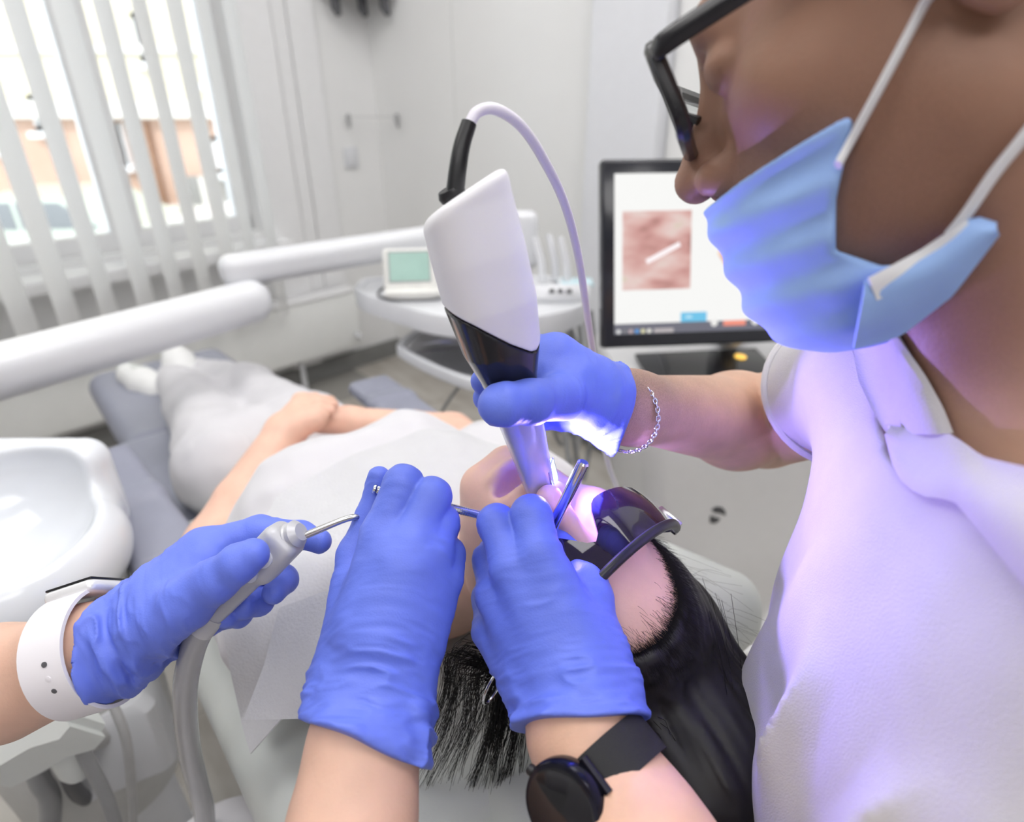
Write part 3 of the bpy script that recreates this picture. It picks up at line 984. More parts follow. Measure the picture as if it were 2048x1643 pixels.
def scr(u0, u1, v0, v1, name, m_, lift=0.0006, rad=None):
    """flat picture element on the screen, in fractions of the monitor from its left and top"""
    c_ = BL + mr * mw * (u0 + u1) / 2 + mu * mh * (1 - (v0 + v1) / 2) + mn * lift
    if rad is None:
        return MB().box(c_, (mw * abs(u1 - u0) / 2, mh * abs(v1 - v0) / 2, 0.0003), (mr, mu, mn)).build(name, m_, MO, smooth=False)
    r = mh * abs(v1 - v0) / 2
    return MB().lathe(c_, mn, [(r, 0), (r, 0.0004)], 20).build(name, m_, MO, smooth=False)
def emat(name, c, s=0.78):
    return mat(name, tuple(q * 0.05 for q in c), 0.25, var=0.0, emit=c, estr=s)
scr(0.040, 0.962, 0.075, 0.925, 'screen', emat('screen_white', (0.93, 0.93, 0.915), 0.78), 0.0003)
M_TEETH = ramp_mat('gum_picture', [(0.28, (0.34, 0.15, 0.13)), (0.40, (0.66, 0.33, 0.30)), (0.50, (0.80, 0.50, 0.46)), (0.58, (0.86, 0.66, 0.62)), (0.66, (0.74, 0.66, 0.50)), (0.8, (0.95, 0.9, 0.88))],
                   scale=11.0, rough=0.3, stretch=(1, 1, 2.0), rot=(0, -0.5, 0), emit=0.72, detail=2)
scr(0.066, 0.292, 0.268, 0.685, 'picture', M_TEETH)
pl = MB()
c_ = BL + mr * mw * 0.20 + mu * mh * (1 - 0.49) + mn * 0.0011
pl.box(c_, (0.036, 0.0045, 0.0003), (unit(mr * 0.9 + mu * 0.44), unit(mu * 0.9 - mr * 0.44), mn), bevel=0.0002).build('picture_highlight', emat('hl', (1.0, 0.93, 0.95)), MO, smooth=False)
scr(0.345, 0.42, 0.068, 0.095, 'blue_tab', emat('ui_blue', (0.16, 0.55, 0.82)), 0.001)
scr(0.262, 0.350, 0.815, 0.868, 'blue_tab', emat('ui_blue', (0.16, 0.55, 0.82)), 0.001)
scr(0.278, 0.300, 0.835, 0.847, 'tab_text', emat('ui_lightblue', (0.55, 0.82, 0.95)), 0.0016)
scr(0.040, 0.962, 0.868, 0.925, 'taskbar', emat('ui_grey', (0.16, 0.16, 0.20)), 0.0009)
for k, c3 in enumerate([(.75, .75, .75), (.2, .2, .22), (.5, .4, .42), (.10, .32, .72), (.75, .72, .45), (.85, .83, .75)]):
    u = 0.053 + 0.0205 * k
    scr(u - 0.006, u + 0.006, 0.898, 0.922, 'icon', emat('icon%d' % k, c3), 0.0014, rad=1)
scr(0.172, 0.238, 0.899, 0.921, 'icon_strip', emat('ui_strip', (0.5, 0.46, 0.47)), 0.0014)
scr(0.408, 0.484, 0.868, 0.897, 'red_button', emat('ui_red', (0.90, 0.30, 0.22)), 0.0014)
for u in (0.376, 0.517):
    scr(u - 0.012, u + 0.012, 0.858, 0.898, 'round_button', emat('ui_white', (0.85, 0.84, 0.82)), 0.0014, rad=1)
# the scanned jaw model on the screen
M_JAW = ramp_mat('jaw_model', [(0.3, (0.80, 0.42, 0.34)), (0.55, (0.93, 0.66, 0.55)), (0.75, (0.95, 0.80, 0.55))], 40, 0.4, emit=0.75)
jp = [(0.38, 0.50), (0.41, 0.40), (0.43, 0.36), (0.50, 0.48), (0.545, 0.64), (0.49, 0.60), (0.44, 0.50), (0.415, 0.585)]
MB().prism([BL + mr * mw * u + mu * mh * (1 - v_) + mn * 0.001 for u, v_ in jp], mn * 0.0004).build('jaw_picture', M_JAW, MO, smooth=False)
# a white mains lead running down beside the cart
p_ = [P(1570, 880, 1.42), P(1545, 985, 1.45), P(1510, 1070, 1.5), P(1470, 1120, 1.6), PZ(1440, 1150, 0.02)]
MB().tube(p_, 0.009, 10, smooth=8).build('power_lead', M_WHITE_M, CT)
# low dark grey kerb behind the cart
# ================================================================== dental chair
CH = thing('dental_chair', 'reclined dental chair with grey and pale upholstery', 'dental chair', pa(0.75, 0, 0))
def frame(dirv, lat):
    x = unit(dirv); y = unit(np.asarray(lat) - x * x.dot(np.asarray(lat))); return np.array([x, y, np.cross(x, y)])
# backrest: a thick pad, pale shell below
bx0, bx1 = pa(-0.03, -.03, 0.77), pa(0.74, -.03, 0.615)
Rb = frame(bx1 - bx0, PA_L)
cB = (bx0 + bx1) / 2
Lb = np.linalg.norm(bx1 - bx0) / 2
fB = lambda p: rbox(cB, (Lb, 0.27, 0.048), Rb, 0.04)(p)
fBc = SUB(fB, U(0, cone(bx0 + Z3 * 0.36, bx1 + Z3 * 0.36, 0.33, 0.33)), 0.01)
lo, hi = bounds([bx0, bx1], 0.32)
sdf_obj('back_cushion', fB, lo, hi, 0.007, M_UPHL, CH)
fS = rbox(cB - Rb[2] * 0.055 * np.sign(Rb[2][2]), (Lb - 0.02, 0.225, 0.035), Rb, 0.03)
sdf_obj('back_shell', fS, lo, hi, 0.008, M_WHITE, CH)
# seat and legrest
sx0, sx1 = pa(0.72, 0, 0.585), pa(1.14, 0, 0.59)
sx2 = pa(1.74, 0, 0.53)
Rs = frame(sx1 - sx0, PA_L)
lo, hi = bounds([sx0, sx1], 0.32)
sdf_obj('seat_cushion', rbox((sx0 + sx1) / 2, (0.23, 0.225, 0.05), Rs, 0.045), lo, hi, 0.008, M_UPH, CH)
Rl = frame(sx2 - sx1, PA_L)
lo, hi = bounds([sx1, sx2], 0.3)
sdf_obj('leg_cushion', rbox((sx1 + sx2) / 2, (0.32, 0.185, 0.045), Rl, 0.042), lo, hi, 0.008, M_UPH, CH)
# headrest
hA = pa(-0.075, -0.03, 0.785)
sdf_obj('headrest', rbox(hA, (0.115, 0.135, 0.045), frame(pa(0, 0, 0) - pa(0.2, 0, -0.035), PA_L), 0.04), hA - 0.2, hA + 0.2, 0.005, M_UPHL, CH)
MB().box(pa(-0.03, 0, 0.70), (0.09, 0.03, 0.008), (PA_A, PA_L, Z3), bevel=0.004).build('headrest_bar', M_STEEL, CH)
# armrests
for pts in ([P(205, 925, 1.02), P(262, 1010, 0.95), P(335, 1110, 0.86)], [P(742, 772, 1.38), P(785, 805, 1.28), P(850, 858, 1.14)]):
    ax = unit(pts[2] - pts[0])
    f_ = U(0.02, *[rbox((pts[i] + pts[i + 1]) / 2, (np.linalg.norm(pts[i + 1] - pts[i]) / 2 + 0.02, 0.047, 0.016), frame(pts[i + 1] - pts[i], np.cross(Z3, pts[i + 1] - pts[i])), 0.014) for i in range(2)])
    lo, hi = bounds(pts, 0.1)
    ar = sdf_obj('armrest', f_, lo, hi, 0.004, M_UPH, CH)
    MB().tube([pts[1] - Z3 * 0.02, pts[1] - Z3 * 0.14, pts[1] - Z3 * 0.2 + ax * 0.02], 0.016, 12).build('armrest_post', M_GREYDK, ar)
# pedestal and floor plate
pb = pa(0.85, 0.0, 0.0)
MB().add(*lofts([rrect(pb, .20, .42, .1, 0.0, rot=math.atan2(PA_L[1], PA_L[0])), rrect(pb, .20, .42, .1, 0.05, rot=math.atan2(PA_L[1], PA_L[0])), rrect(pb, .16, .36, .08, 0.07, rot=math.atan2(PA_L[1], PA_L[0]))])).build('floor_plate', M_WHITE, CH)
MB().add(*lofts([rrect(pb, .13, .16, .05, z, rot=math.atan2(PA_A[1], PA_A[0])) for z in (0.06, 0.3, 0.54)])).build('lift_column', M_WHITE, CH)

# ================================================================== spittoon at the left
cb = P(-22, 1058, 0.74)
CU = thing('spittoon', 'white round spittoon bowl at the left of the chair', 'spittoon', (cb[0], cb[1], 0))
M_CER = mat('glazed_white', (0.74, 0.77, 0.82), 0.12, var=0.01, coat=0.4)
rz = cb[2]
bo = U(.0, ell((cb[0], cb[1], rz - .055), (.136, .136, .085)))
bhump = rbox((cb[0] - .035, cb[1] + .125, rz - .03), (.105, .035, .075), None, .03)
bin_ = ell((cb[0], cb[1] - .005, rz + .025), (.118, .121, .088))
def bowl_f(p):
    r = smax(bo(p), p[:, 2] - F32(rz - .004), .012)
    r = smin(r, bhump(p), .035)
    r = smax(r, F32(rz - .11) - p[:, 2], .004)
    return smax(r, -bin_(p), .008)
sdf_obj('bowl', bowl_f, np.array([cb[0], cb[1], rz]) - .22, np.array([cb[0], cb[1], rz]) + .22, .004, M_CER, CU)
MB().lathe((cb[0], cb[1], 0.35), Z3, [(0.09, 0.0), (0.105, 0.02), (0.113, 0.15), (0.116, rz - 0.455), (0.11, rz - 0.45)], 48).build('pillar', mat('warm_grey_plastic', (0.62, 0.62, 0.61), 0.4), CU)
MB().lathe((cb[0] + .03, cb[1] + 0.02, 0.0), Z3, [(0.13, 0), (0.13, 0.02), (0.045, 0.04), (0.04, 0.37)], 40).build('base', M_WHITE, CU)

# ================================================================== assistant's instrument holder, lower left
HO = thing('instrument_holder', 'pale instrument holder with hoses below the assistant arm', 'holder', P(90, 1480, 0.66))
M_PALEG = mat('pale_green_white', (0.74, 0.77, 0.75), 0.3, var=0.01)
hp = [(-60, 1500), (20, 1440), (95, 1402), (125, 1400), (140, 1425), (132, 1440), (140, 1452), (118, 1478), (60, 1495), (0, 1530), (-60, 1560)]
top = [P(x, y, 0.62) for x, y in hp]
MB().prism(top, (0.01, 0.02, -0.045)).build('plate', M_PALEG, HO, auto=30)
q = P(122, 1475, 0.68)
MB().lathe(q - Z3 * 0.06, Z3, [(0.014, 0), (0.018, 0.01), (0.02, 0.075), (0.017, 0.08)], 20).build('socket', M_PALEG, HO)
q2 = P(230, 1455, 0.86)
MB().add(*lofts([rrect((q2[0], q2[1]), .062, .05, .02, z, rot=0.5) for z in (q2[2] - 0.06, q2[2] + 0.055)] + [rrect((q2[0], q2[1]), .05, .04, .02, q2[2] + 0.07, rot=0.5)])).build('valve_box', M_WHITE, HO)
MB().tube([P(60, 1520, 0.70), P(150, 1478, 0.76), P(225, 1462, 0.84)], 0.018, 12).build('arm', M_HOSEL, HO)
for pts, r, m_ in (([P(128, 1415, 0.66), P(165, 1500, 0.68), P(215, 1600, 0.72), P(250, 1720, 0.78), P(250, 1800, 0.95)], 0.0075, M_HOSE),
                   ([P(215, 1385, 0.72), P(250, 1470, 0.74), P(262, 1560, 0.78), P(268, 1700, 0.84)], 0.0055, M_HOSEL),
                   ([P(120, 1500, 0.70), P(140, 1560, 0.74), P(160, 1590, 0.80), P(185, 1600, 0.88)], 0.009, M_GREYDK),
                   ([P(60, 1500, 0.72), P(80, 1560, 0.74), P(100, 1600, 0.76), P(95, 1700, 0.8)], 0.012, M_HOSE)):
    MB().tube(pts, r, 12, smooth=8).build('hose', m_, HO)
fp = PZ(120, 1600, 0.0)

# ================================================================== people: shared shapes
def rows(*v):
    return np.array([unit(a) for a in v])
CAMR = np.array([[1, 0, 0], [0, math.sin(TH), math.cos(TH)], [0, math.cos(TH), -math.sin(TH)]])
def cv(x, y, z):       # direction: right, up, away as the photographer stood
    return x * CAMR[0] + y * CAMR[1] + z * CAMR[2]

def head_f(mouth=0.0, nz=1.0):
    """head in its own frame: x sideways, y out of the face, z up, origin between the ears"""
    skull = ell((0, -.018, .036), (.074, .096, .088))
    face = ell((0, .028, -.035), (.059, .062, .082))
    jaw = U(.012, cone((.046, .004, -.055), (.016, .066, -.100), .021, .015), cone((-.046, .004, -.055), (-.016, .066, -.100), .021, .015),
            cone((-.013, .069, -.101), (.013, .069, -.101), .0155, .0155))
    ck = U(.005, ell((.040, .056, -.022), (.021, .021, .018)), ell((-.040, .056, -.022), (.021, .021, .018)))
    muz = ell((0, .070, -.066), (.034, .026, .030))
    brow = cone((-.030, .081, .021), (.030, .081, .021), .0115, .0115)
    sock = U(.004, ell((.032, .098, .001), (.016, .014, .011)), ell((-.032, .098, .001), (.016, .014, .011)))
    eye = U(.0, ell((.031, .078, .001), (.0135, .0125, .012)), ell((-.031, .078, .001), (.0135, .0125, .012)))
    nose = U(.006, cone((0, .087, .010), (0, .104, -.024), .0075, .0085), cone((0, .100, -.020), (0, .112, -.036), .0085 * nz, .0100 * nz),
             ell((.0135 * nz, .098, -.041), (.0085 * nz, .0105 * nz, .0085 * nz)), ell((-.0135 * nz, .098, -.041), (.0085 * nz, .0105 * nz, .0085 * nz)))
    nost = U(.0, ell((.0092 * nz, .102, -.0510), (.0050 * nz, .0066, .0080)), ell((-.0092 * nz, .102, -.0510), (.0050 * nz, .0066, .0080)))
    lip = U(.003, ell((0, .092, -.063), (.021, .0085, .0055)), ell((0, .090, -.0755 - mouth * .022), (.018, .0085, .0060)))
    slit = ell((0, .098, -.069 - mouth * .010), (.020 + .004 * mouth, .018 + .012 * mouth, .0014 + .013 * mouth))
    ear = U(.003, ell((.0765, -.012, -.006), (.0085, .017, .031)), ell((-.0765, -.012, -.006), (.0085, .017, .031)))
    eart = U(.003, ell((.086, -.010, -.004), (.007, .009, .018)), ell((-.086, -.010, -.004), (.007, .009, .018)))
    def f(p):
        r = smin(skull(p), face(p), .045)
        r = smin(r, jaw(p), .026)
        r = smin(r, ck(p), .018)
        r = smin(r, muz(p), .020)
        r = smin(r, brow(p), .016)
        r = smax(r, -sock(p), .012)
        r = smin(r, eye(p), .004)
        r = smin(r, nose(p), .011)
        r = smin(r, lip(p), .005)
        r = smax(r, -slit(p), .003)
        r = smax(r, -nost(p), .003)
        e = smax(ear(p), -eart(p), .004)
        return smin(r, e, .005)
    return f

def wrinkled(f, axis, org, reach, amp0, amp1, sc=170.0, seed=3):
    """rubber creases across an axis: amp0 everywhere, amp1 towards the cuff"""
    ax = unit(axis)
    h = np.array([0, 0, 1.0]) if abs(ax[2]) < .8 else np.array([1.0, 0, 0])
    u = unit(np.cross(ax, h)); w = np.cross(ax, u)
    R = np.array([ax, u, w], F32); org = np.asarray(org, F32)
    st = np.array([1.0, .33, .33], F32)
    def g(p):
        q = (p - org).dot(R.T)
        m = amp0 + (amp1 - amp0) * sstep(0, reach, q[:, 0])
        d = f(p)
        b = np.abs(d) < .012
        if not b.any():
            return d
        qb = q[b]; mb_ = m[b]
        wv_ = (qb * st + .0016 * vnoise(qb, 60, seed + 9)[:, None]).astype(F32)
        n1 = vnoise(wv_, sc, seed)
        n3 = vnoise((wv_ * np.array([1, .6, .6], F32)).astype(F32), sc * .45, seed + 4)
        n2 = vnoise(qb.astype(F32), 50, seed + 1)
        r1 = 1 - np.abs(n1) * 2.2; r3 = 1 - np.abs(n3) * 2.0
        gate = sstep(-.25, .45, n2)
        d = d.copy()
        n4 = vnoise((wv_ * np.array([1, .7, .7], F32)).astype(F32), sc * 1.9, seed + 6)
        d[b] -= (mb_ * (.48 * r3 + .45 * r1 * gate + .35 * n2 + .16 * (1 - 2 * np.abs(n4)))).astype(F32)
        return d
    return g

M_GLOVE = mat('nitrile_blue', (0.135, 0.198, 0.74), 0.46, var=0.06, vscale=40, bump=0.12, bscale=900, sss=0.0, spec=0.45)
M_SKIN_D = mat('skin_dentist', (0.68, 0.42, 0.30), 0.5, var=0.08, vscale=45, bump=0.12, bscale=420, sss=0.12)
M_SKIN_A = mat('skin_assistant', (0.66, 0.42, 0.32), 0.48, var=0.05, vscale=45, bump=0.10, bscale=420, sss=0.12)
M_SKIN_P = mat('skin_patient', (0.76, 0.48, 0.37), 0.45, var=0.05, vscale=45, bump=0.08, bscale=420, sss=0.12)
M_SHIRT = mat('white_pique', (0.61, 0.595, 0.62), 0.8, var=0.02, vscale=60, bump=0.35, bscale=1100, sheen=0.2)
M_CLOTH = mat('white_cotton', (0.62, 0.61, 0.64), 0.8, var=0.02, vscale=20, bump=0.15, bscale=700, sheen=0.2)
M_PAPER = mat('bib_paper', (0.56, 0.56, 0.58), 0.75, var=0.015, vscale=60, bump=0.25, bscale=380)
M_HAIR = mat('black_hair', (0.006, 0.005, 0.006), 0.5, var=0.3, vscale=60)

def make_glove(name, parent, wrist, palm, fingers, cuff_c, cuff_n, arm, seed, h=0.0014, kp=0.012, lbl=None, loose=.0045):
    """palm: list of (a, b, ra, rb); fingers: list of (points, radii); the cuff is cut square at cuff_c"""
    pf = U(kp, *[cone(*c) for c in palm])
    wr_ = np.asarray(wrist, F32)
    ff = [chain(pts, rs, .005) for pts, rs in fingers]
    ax0 = unit(np.asarray(cuff_c) - np.asarray(wrist)).astype(F32)
    def f(p):
        fl = (p - wr_).dot(ax0)
        r = smin(pf(p), arm(p) - loose * sstep(-.02, .03, fl), .014)
        fr = None
        for g in ff:
            v = g(p)
            fr = v if fr is None else smin(fr, v, .0015)
        return smin(r, fr, .0055)
    ax = unit(np.asarray(cuff_c) - np.asarray(wrist))
    fw = wrinkled(f, ax, np.asarray(wrist) - ax * 0.05, 0.080, 0.0010, 0.0052, 140.0, seed)
    cn = unit(cuff_n); cc = np.asarray(cuff_c, F32)
    def g(p):
        # rolled rim along the cuff edge
        s = (p - cc).dot(cn.astype(F32)) + .004 * vnoise(p, 24, seed + 5)
        d = fw(p) - .0012 * np.exp(-((s + .003) / .0028) ** 2)
        return smax(d, s, .0012)
    allp = [q for c in palm for q in c[:2]] + [q for pts, _ in fingers for q in pts] + [np.asarray(cuff_c)]
    lo, hi = bounds(allp, 0.05)
    return sdf_obj(name, g, lo, hi, h, M_GLOVE, parent, lbl)

# ================================================================== the patient
PT = thing('person', 'patient lying back in white clothes under a paper bib', 'person', pa(0.7, 0, 0.62))
pU = unit(np.array([.672, -.682, -.290])); pN = np.array([.0894, -.5152, .8524]); pN = unit(pN - pU * pN.dot(pU)); pX = np.cross(pN, pU)
# pX points to the patient's left
if pX.dot(PA_L) < 0: pX = -pX
PR = np.array([pX, pN, pU]); PS = 0.95
PO = np.array([.0517, .3861, .9311])
def ph(x, y, z):       # a point in the patient's head frame
    return PO + PS * (x * pX + y * pN + z * pU)
p_head = bounded(xf(head_f(0.55), PO, PR, PS), PO, .15)
neck = cone(ph(0, -.03, -.065), pa(0.185, 0, .845), .050, .060)
core = U(.05, cone(pa(.22, -.12, .835), pa(.22, .12, .835), .06, .06), cone(pa(.27, 0, .815), pa(.75, 0, .70), .075, .06))
# left arm: elbow beside the bib, hand on the belly; right arm below it
la = [pa(.235, .165, .835), P(432, 1090, .80), P(568, 862, .905)]
ra = [pa(.235, -.165, .84), P(905, 868, 1.02), P(700, 842, .985)]
armL = U(.012, cone(la[0], la[1], .045, .038), chain([la[1], la[1] * .65 + la[2] * .35, la[2]], [.038, .036, .025]))
armR = U(.012, cone(ra[0], ra[1], .045, .034), chain([ra[1], ra[1] * .6 + ra[2] * .4, ra[2]], [.034, .030, .023]))
def fingers_from(w, palm_end, tips, spread, r=.0085):
    fs = []
    for k, t in enumerate(tips):
        b = np.asarray(palm_end) + np.asarray(spread) * (k - 1.5)
        m = b * .5 + np.asarray(t) * .5 + Z3 * .006
        fs.append(chain([b, m, np.asarray(t)], [r * 1.05, r, r * .85], .003))
    return fs
hl = P(615, 825, .935)
handL = [cone(la[2], hl + np.array([-.01, .02, 0]), .024, .022), cone(la[2], hl + np.array([.012, -.012, -.004]), .022, .019)] + \
    fingers_from(la[2], hl, [P(662, 800, .97), P(668, 808, .955), P(662, 820, .94), P(648, 832, .93)], (.006, -.010, -.002)) + \
    [chain([la[2] * .5 + hl * .5, P(600, 800, .955), P(630, 795, .97)], [.013, .011, .009])]
hr = P(640, 838, .965)
handR = [cone(ra[2], hr, .022, .022)] + fingers_from(ra[2], hr, [P(590, 850, .975), P(588, 862, .965), P(592, 872, .955), P(600, 880, .945)], (-.004, -.010, -.002))
pbody = U(.004, U(.03, p_head, neck, core), armL, armR, *handL, *handR)
def p_body(p):
    r = smin(p_head(p), neck(p), .025)
    r = smin(r, core(p), .05)
    r = smin(r, armL(p), .02); r = smin(r, armR(p), .02)
    hL = handL[0](p)
    for k, g in enumerate(handL[1:]):
        hL = smin(hL, g(p), .010 if k < 1 else .004)
    hR = handR[0](p)
    for g in handR[1:]:
        hR = smin(hR, g(p), .004)
    r = smin(r, hL, .012)
    return np.minimum(r, smin(armR(p), hR, .012))
lo, hi = bounds([PO, pa(.75, 0, .7), la[1], la[2], ra[1], hl, hr, ph(0, 0, .13), ph(0, .13, 0)], 0.13)
sdf_obj('body', p_body, lo, hi, 0.0033, M_SKIN_P, PT)
# clothes
shoulders = cone(pa(.225, -.13, .845), pa(.225, .13, .845), .068, .068)
chest = cone(pa(.37, -.06, .815), pa(.37, .06, .815), .108, .108)
waist = cone(pa(.56, -.065, .735), pa(.56, .045, .735), .078, .078)
hips = cone(pa(.80, -.085, .695), pa(.80, .065, .695), .092, .092)
tors = U(.08, shoulders, chest, waist, hips)
slL = cone(la[0], la[0] * .45 + la[1] * .55, .056, .052)
slR = cone(ra[0], ra[0] * .45 + ra[1] * .55, .056, .052)
slvL = U(.0, slL); slvR = U(.0, slR)
def p_top(p):
    r = smin(smin(tors(p), slvL(p), .03), slvR(p), .03)
    r = smax(r, (p - pa(.92, 0, 0).astype(F32)).dot(PA_A.astype(F32)), .01)
    r = smax(r, -(p - pa(.165, 0, 0).astype(F32)).dot(PA_A.astype(F32)), .01)
    return r + .006 * vnoise(p, 14, 2) + .003 * vnoise(p, 34, 5)
lo, hi = bounds([pa(.2, -.2, .8), pa(.2, .25, .8), pa(.9, -.2, .7), pa(.9, .2, .7), la[1], ra[1]], .13)
sdf_obj('shirt', p_top, lo, hi, 0.005, M_CLOTH, PT)
legs = []
for sgn in (-1, 1):
    legs.append(chain([pa(.78, sgn * .080 - .012, .700), pa(1.16, sgn * .056 - .033, .665), pa(1.50, sgn * .034 - .028, .605)], [.084, .060, .040], .03))
legf = U(.03, *legs)
def p_leg(p):
    return legf(p) + .006 * vnoise(p, 12, 8) + .003 * vnoise(p, 30, 9)
lo, hi = bounds([pa(.75, -.1, .7), pa(.75, .1, .7), pa(1.6, -.1, .63), pa(1.6, .1, .63)], .14)
sdf_obj('trousers', p_leg, lo, hi, 0.006, M_CLOTH, PT)
M_SHOE = mat('white_shoe', (0.80, 0.80, 0.80), 0.5, var=0.02)
for heel, toe in ((P(372, 745, 1.66), P(346, 708, 1.72)), (P(322, 786, 1.60), P(258, 750, 1.68))):
    f_ = U(.02, cone(heel, heel * .5 + toe * .5, .036, .038), cone(heel * .5 + toe * .5, toe, .038, .030))
    lo, hi = bounds([heel, toe], .07)
    sh = sdf_obj('shoe', f_, lo, hi, .004, M_SHOE, PT)
    so = unit(PA_A + 0.1 * Z3)
    fs_ = U(.01, cone(heel + so * .030, (heel + toe) / 2 + so * .030, .030, .034), cone((heel + toe) / 2 + so * .030, toe + so * .022, .034, .026))
    sdf_obj('sole', fs_, lo, hi, .004, M_UPHL, sh)
# lips and hair
lip_me = MB()
ring = []
for k in range(26):
    a = 2 * math.pi * k / 26
    ring.append(ph(.027 * math.cos(a), .0935 - .016 * math.cos(a) ** 2 - (.006 if math.sin(a) < 0 else 0), -.0745 + .0150 * math.sin(a)))
lip_me.tube(ring, .0048, 8, closed=True).build('lips', mat('lip_pink', (0.62, 0.20, 0.22), 0.35, sss=0.1), PT)
g_ = MB()
for k in range(-3, 4):
    q = ph(.0065 * k, .088 - .0009 * k * k, -.0645)
    g_.box(q, (.0031, .003, .0045), (pX, pN, pU), bevel=.0012)
g_.build('teeth', mat('tooth_white', (0.85, 0.82, 0.75), 0.2), PT)

def p_hair(p):
    q = ((p - PO.astype(F32)).dot(PR.astype(F32).T)) / PS
    cap = smin(ell((0, -.030, .040), (.086, .100, .096))(q), ell((0, -.018, .036), (.0770, .0990, .0912))(q), .015)
    # hairline: behind the forehead, sweeping down the temples
    line = .093 - 9.0 * q[:, 0] ** 2 + 1.2 * (q[:, 1] - .07).clip(-.2, 0)
    hl_ = (line - q[:, 2]) * .7 + .0018 * vnoise(q, 50, 4)
    cap = smax(cap, hl_, .006) * PS
    return cap
tail = [cone(ph(.01, -.06, .10), P(1400, 1560, .455), .060, .062), cone(P(1400, 1560, .455), P(1470, 1760, .44), .062, .055),
        cone(ph(-.035, -.05, .085), P(1440, 1480, .470), .052, .045), cone(P(1440, 1480, .470), P(1520, 1700, .455), .045, .05),
        cone(ph(.06, -.05, .05), P(1020, 1400, .490), .045, .010)]
def p_hair2(p):
    r = p_hair(p)
    for g in tail:
        r = smin(r, g(p), .03)
    R_ = np.array([unit(P(1470, 1760, .44) - ph(.01, -.06, .10))], F32)
    q = (p - PO.astype(F32))
    al = q.dot(R_[0])
    w = p - (al[:, None] * R_ * .93)
    return r + .0013 * vnoise(w.astype(F32), 210, 3) + .0017 * vnoise(w.astype(F32), 70, 6)
lo, hi = bounds([ph(0, 0, .12), P(1020, 1400, .49), P(1520, 1760, .45), P(1470, 1760, .44), ph(-.09, 0, 0), ph(.09, 0, 0)], .1)
hair = sdf_obj('hair', p_hair2, lo, hi, .0026, M_HAIR, PT)
hs = MB()
def strand(pts, r0, r1):
    hs.tube(pts, [r0 + (r1 - r0) * k / (len(pts) - 1) for k in range(len(pts))], 3, smooth=4, caps=False)
rs = np.random.RandomState(3)
# loose locks at the near side, left of the left-hand glove, hanging in thin clumps
for c_ in range(40):
    t_ = rs.rand()
    sx, sy = 905 + 150 * t_ + rs.normal(0, 10), 1300 + 90 * t_ + rs.normal(0, 15)
    ln = 120 + 150 * rs.rand()
    dx = -30 - 55 * rs.rand() + 25 * t_
    tip = np.array([sx + dx * ln / 150, sy + ln])
    for k in range(13):
        a = ph(.066 + rs.normal(0, .006), -.05 + rs.normal(0, .012), .045 - .05 * t_ + rs.normal(0, .008))
        o1, o2 = rs.normal(0, 9, 2), rs.normal(0, 6, 2)
        b = P(sx + o1[0], sy + o1[1], .478 + rs.normal(0, .004))
        m_ = P(sx * .5 + tip[0] * .5 + o2[0] + 6, sy * .5 + tip[1] * .5 + o2[1], .486 + rs.normal(0, .003))
        e = P(tip[0] + rs.normal(0, 4), tip[1] + rs.normal(0, 22), .498 + rs.normal(0, .004))
        strand([a, b, m_, e], .00030, .00010)
# strands over the big fall of hair and its outer edge
for k in range(700):
    t_ = rs.rand()
    a = ph(-.080 + .14 * t_ + rs.normal(0, .006), -.02 + rs.normal(0, .02), .085 + .03 * rs.rand() - .04 * abs(t_ - .5))
    b = P(1330 + 175 * (1 - t_) + rs.normal(0, 8), 1500 + rs.normal(0, 15), .415 + .05 * rs.rand())
    e = P(1360 + 200 * (1 - t_) + rs.normal(0, 10), 1740 + rs.normal(0, 40), .40 + .05 * rs.rand())
    m_ = a * .5 + b * .5 + (Z3 * .006)
    strand([a, m_, b, e], .00022, .00018)
for k in range(34):      # flyaway hairs on the far side
    a = ph(-.080, -.03 + rs.normal(0, .015), .02 + .08 * rs.rand())
    d_ = unit(rs.normal(0, 1, 3) * .4 + PA_L * -1.0 + pU * .9 + Z3 * .1)
    strand([a, a + d_ * .015 + rs.normal(0, .003, 3), a + d_ * (.02 + .03 * rs.rand()) + pU * .03 + rs.normal(0, .006, 3)], .00012, .00007)
# baby hairs along the hairline, combed back over the skin
hf = head_f(0.55)
NB = 4200
bx = rs.uniform(-.070, .068, NB)
bz = .0 - 9.0 * bx * bx + 1.2 * np.minimum(0, np.sqrt(np.maximum(0, .0081 - bx * bx)) - .085) + np.where(rs.rand(NB) < .72, rs.uniform(.0795, .0945, NB), .0815 - rs.exponential(.0045, NB))
pts_ = np.stack([bx, np.full(NB, .11), bz], -1).astype(F32)
for _ in range(16):
    pts_[:, 1] -= hf(pts_) * .8
for k in range(NB):
    x, y, zl = pts_[k]
    a = ph(x, y + .0003, zl)
    dr = unit(pU * 1.0 + pX * (x * 7 + rs.normal(0, .22)) - pN * (.10 + 5.0 * max(0.0, zl - .05)))
    ln = .006 + .012 * rs.rand()
    strand([a, a + dr * ln * .5 + pN * .0012, a + dr * ln - pN * .0005], .00011, .00005)
sto = hs.build('hair_strands', M_HAIR, PT); sto['kind'] = 'stuff'

